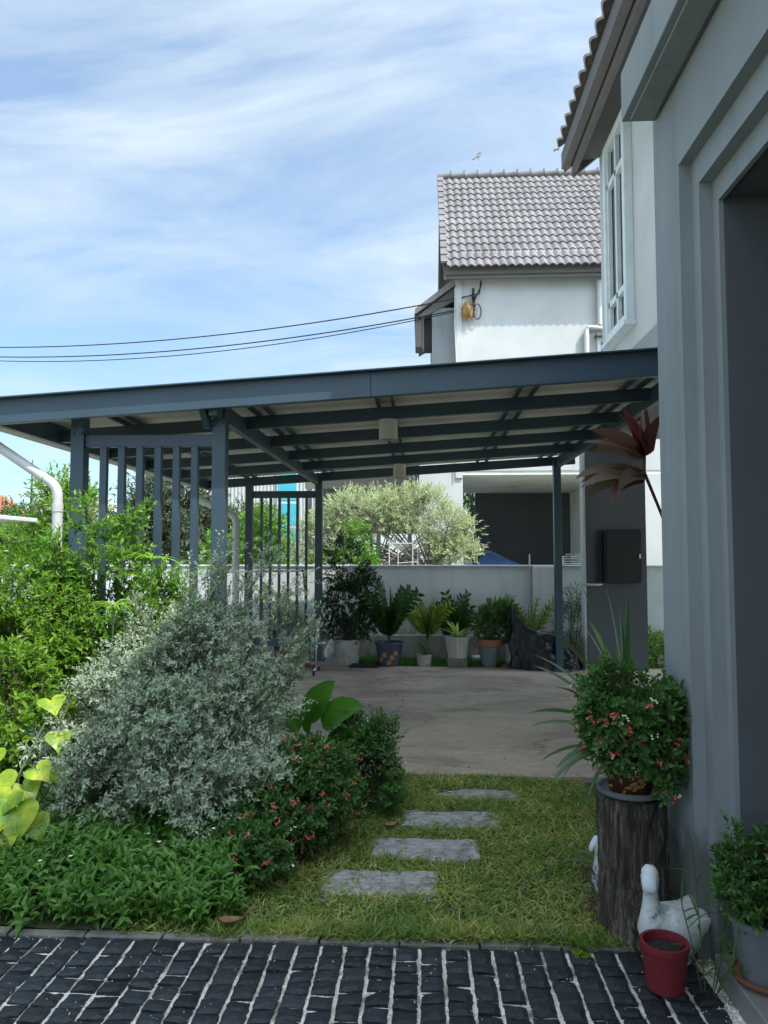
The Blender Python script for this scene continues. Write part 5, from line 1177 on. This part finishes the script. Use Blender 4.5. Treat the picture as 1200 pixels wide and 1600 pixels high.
# ------------------------------------------------------------------ camera, light, sky
cam=bpy.data.cameras.new('camera'); co=bpy.data.objects.new('camera',cam); COL.objects.link(co)
cam.sensor_fit='VERTICAL'; cam.sensor_height=36; cam.lens=26.0; cam.clip_end=2000; cam.clip_start=.05
co.location=(0,0,1.6); co.rotation_euler=(R(90+3.37),0,R(2.97)); scene.camera=co

SUN=Vector((.585,-.40,1)).normalized()
sd=bpy.data.lights.new('sun','SUN'); sd.energy=3.6; sd.angle=R(.53); sd.color=(1,.95,.87); so=bpy.data.objects.new('sun',sd); COL.objects.link(so)
so.rotation_euler=SUN.to_track_quat('Z','Y').to_euler(); so.location=(5,-5,12)
w=bpy.data.worlds.new('World'); scene.world=w; w.use_nodes=True; nt=w.node_tree; nt.nodes.clear()
out=nt.nodes.new('ShaderNodeOutputWorld'); bg=nt.nodes.new('ShaderNodeBackground'); sky=nt.nodes.new('ShaderNodeTexSky'); sky.sky_type='NISHITA'; sky.sun_disc=False
sky.sun_elevation=math.asin(SUN.z); sky.sun_rotation=math.atan2(SUN.x,SUN.y); sky.air_density=1.25; sky.dust_density=.4; sky.ozone_density=2.0
bg.inputs[1].default_value=.10
tc=nt.nodes.new('ShaderNodeTexCoord'); sep=nt.nodes.new('ShaderNodeSeparateXYZ'); nt.links.new(tc.outputs['Generated'],sep.inputs[0])
ad=nt.nodes.new('ShaderNodeMath'); ad.operation='MAXIMUM'; ad.inputs[1].default_value=.0; nt.links.new(sep.outputs[2],ad.inputs[0])
ad2=nt.nodes.new('ShaderNodeMath'); ad2.operation='ADD'; ad2.inputs[1].default_value=.22; nt.links.new(ad.outputs[0],ad2.inputs[0])
cb=nt.nodes.new('ShaderNodeCombineXYZ')
for i in (0,1):
    dv=nt.nodes.new('ShaderNodeMath'); dv.operation='DIVIDE'; nt.links.new(sep.outputs[i],dv.inputs[0]); nt.links.new(ad2.outputs[0],dv.inputs[1]); nt.links.new(dv.outputs[0],cb.inputs[i])
def wn(scale,loc,sc,detail,rough,dist):
    mp=nt.nodes.new('ShaderNodeMapping'); mp.inputs['Location'].default_value=loc; mp.inputs['Scale'].default_value=sc; mp.inputs['Rotation'].default_value=(0,0,R(25)); nt.links.new(cb.outputs[0],mp.inputs[0])
    n=nt.nodes.new('ShaderNodeTexNoise'); n.inputs['Scale'].default_value=scale; n.inputs['Detail'].default_value=detail; n.inputs['Roughness'].default_value=rough; n.inputs['Distortion'].default_value=dist; nt.links.new(mp.outputs[0],n.inputs[0]); return n.outputs[0]
a=ramp(nt,wn(1.7,(3.1,1.7,0),(.8,1.9,1),12,.60,.55),[(.38,(0,0,0)),(.64,(1,1,1))])
c2=ramp(nt,wn(.8,(7.3,.2,0),(1,1,1),5,.5,.2),[(.33,(.25,.25,.25)),(.62,(1,1,1))])
fac=mixc(nt,1.0,a,c2,'MULTIPLY')
fm=nt.nodes.new('ShaderNodeMapRange'); fm.inputs['To Min'].default_value=.34; nt.links.new(fac,fm.inputs[0])
col=mixc(nt,fm.outputs[0],mixc(nt,1.0,sky.outputs[0],(.70,1.04,1.30),'MULTIPLY'),(4.75,5.6,6.35))
# glow added to the sky round the sun to fill the shade, like forward scattering
dt=nt.nodes.new('ShaderNodeVectorMath'); dt.operation='DOT_PRODUCT'; nt.links.new(tc.outputs['Generated'],dt.inputs[0]); dt.inputs[1].default_value=tuple(SUN)
mx0=nt.nodes.new('ShaderNodeMath'); mx0.operation='MAXIMUM'; mx0.inputs[1].default_value=0; nt.links.new(dt.outputs['Value'],mx0.inputs[0])
pw=nt.nodes.new('ShaderNodeMath'); pw.operation='POWER'; pw.inputs[1].default_value=3; nt.links.new(mx0.outputs[0],pw.inputs[0])
ma=nt.nodes.new('ShaderNodeVectorMath'); ma.operation='MULTIPLY_ADD'; ma.inputs[1].default_value=(5.8,4.7,3.75); ma.inputs[2].default_value=(1,1,1); nt.links.new(pw.outputs[0],ma.inputs[0])
vm=nt.nodes.new('ShaderNodeVectorMath'); vm.operation='MULTIPLY'; nt.links.new(col,vm.inputs[0]); nt.links.new(ma.outputs[0],vm.inputs[1])
nt.links.new(vm.outputs[0],bg.inputs[0]); nt.links.new(bg.outputs[0],out.inputs[0])
vs=scene.view_settings; vs.view_transform='Standard'; vs.look='None'; vs.gamma=1; vs.exposure=0.74
scene.cycles.max_bounces=6; scene.cycles.transparent_max_bounces=4
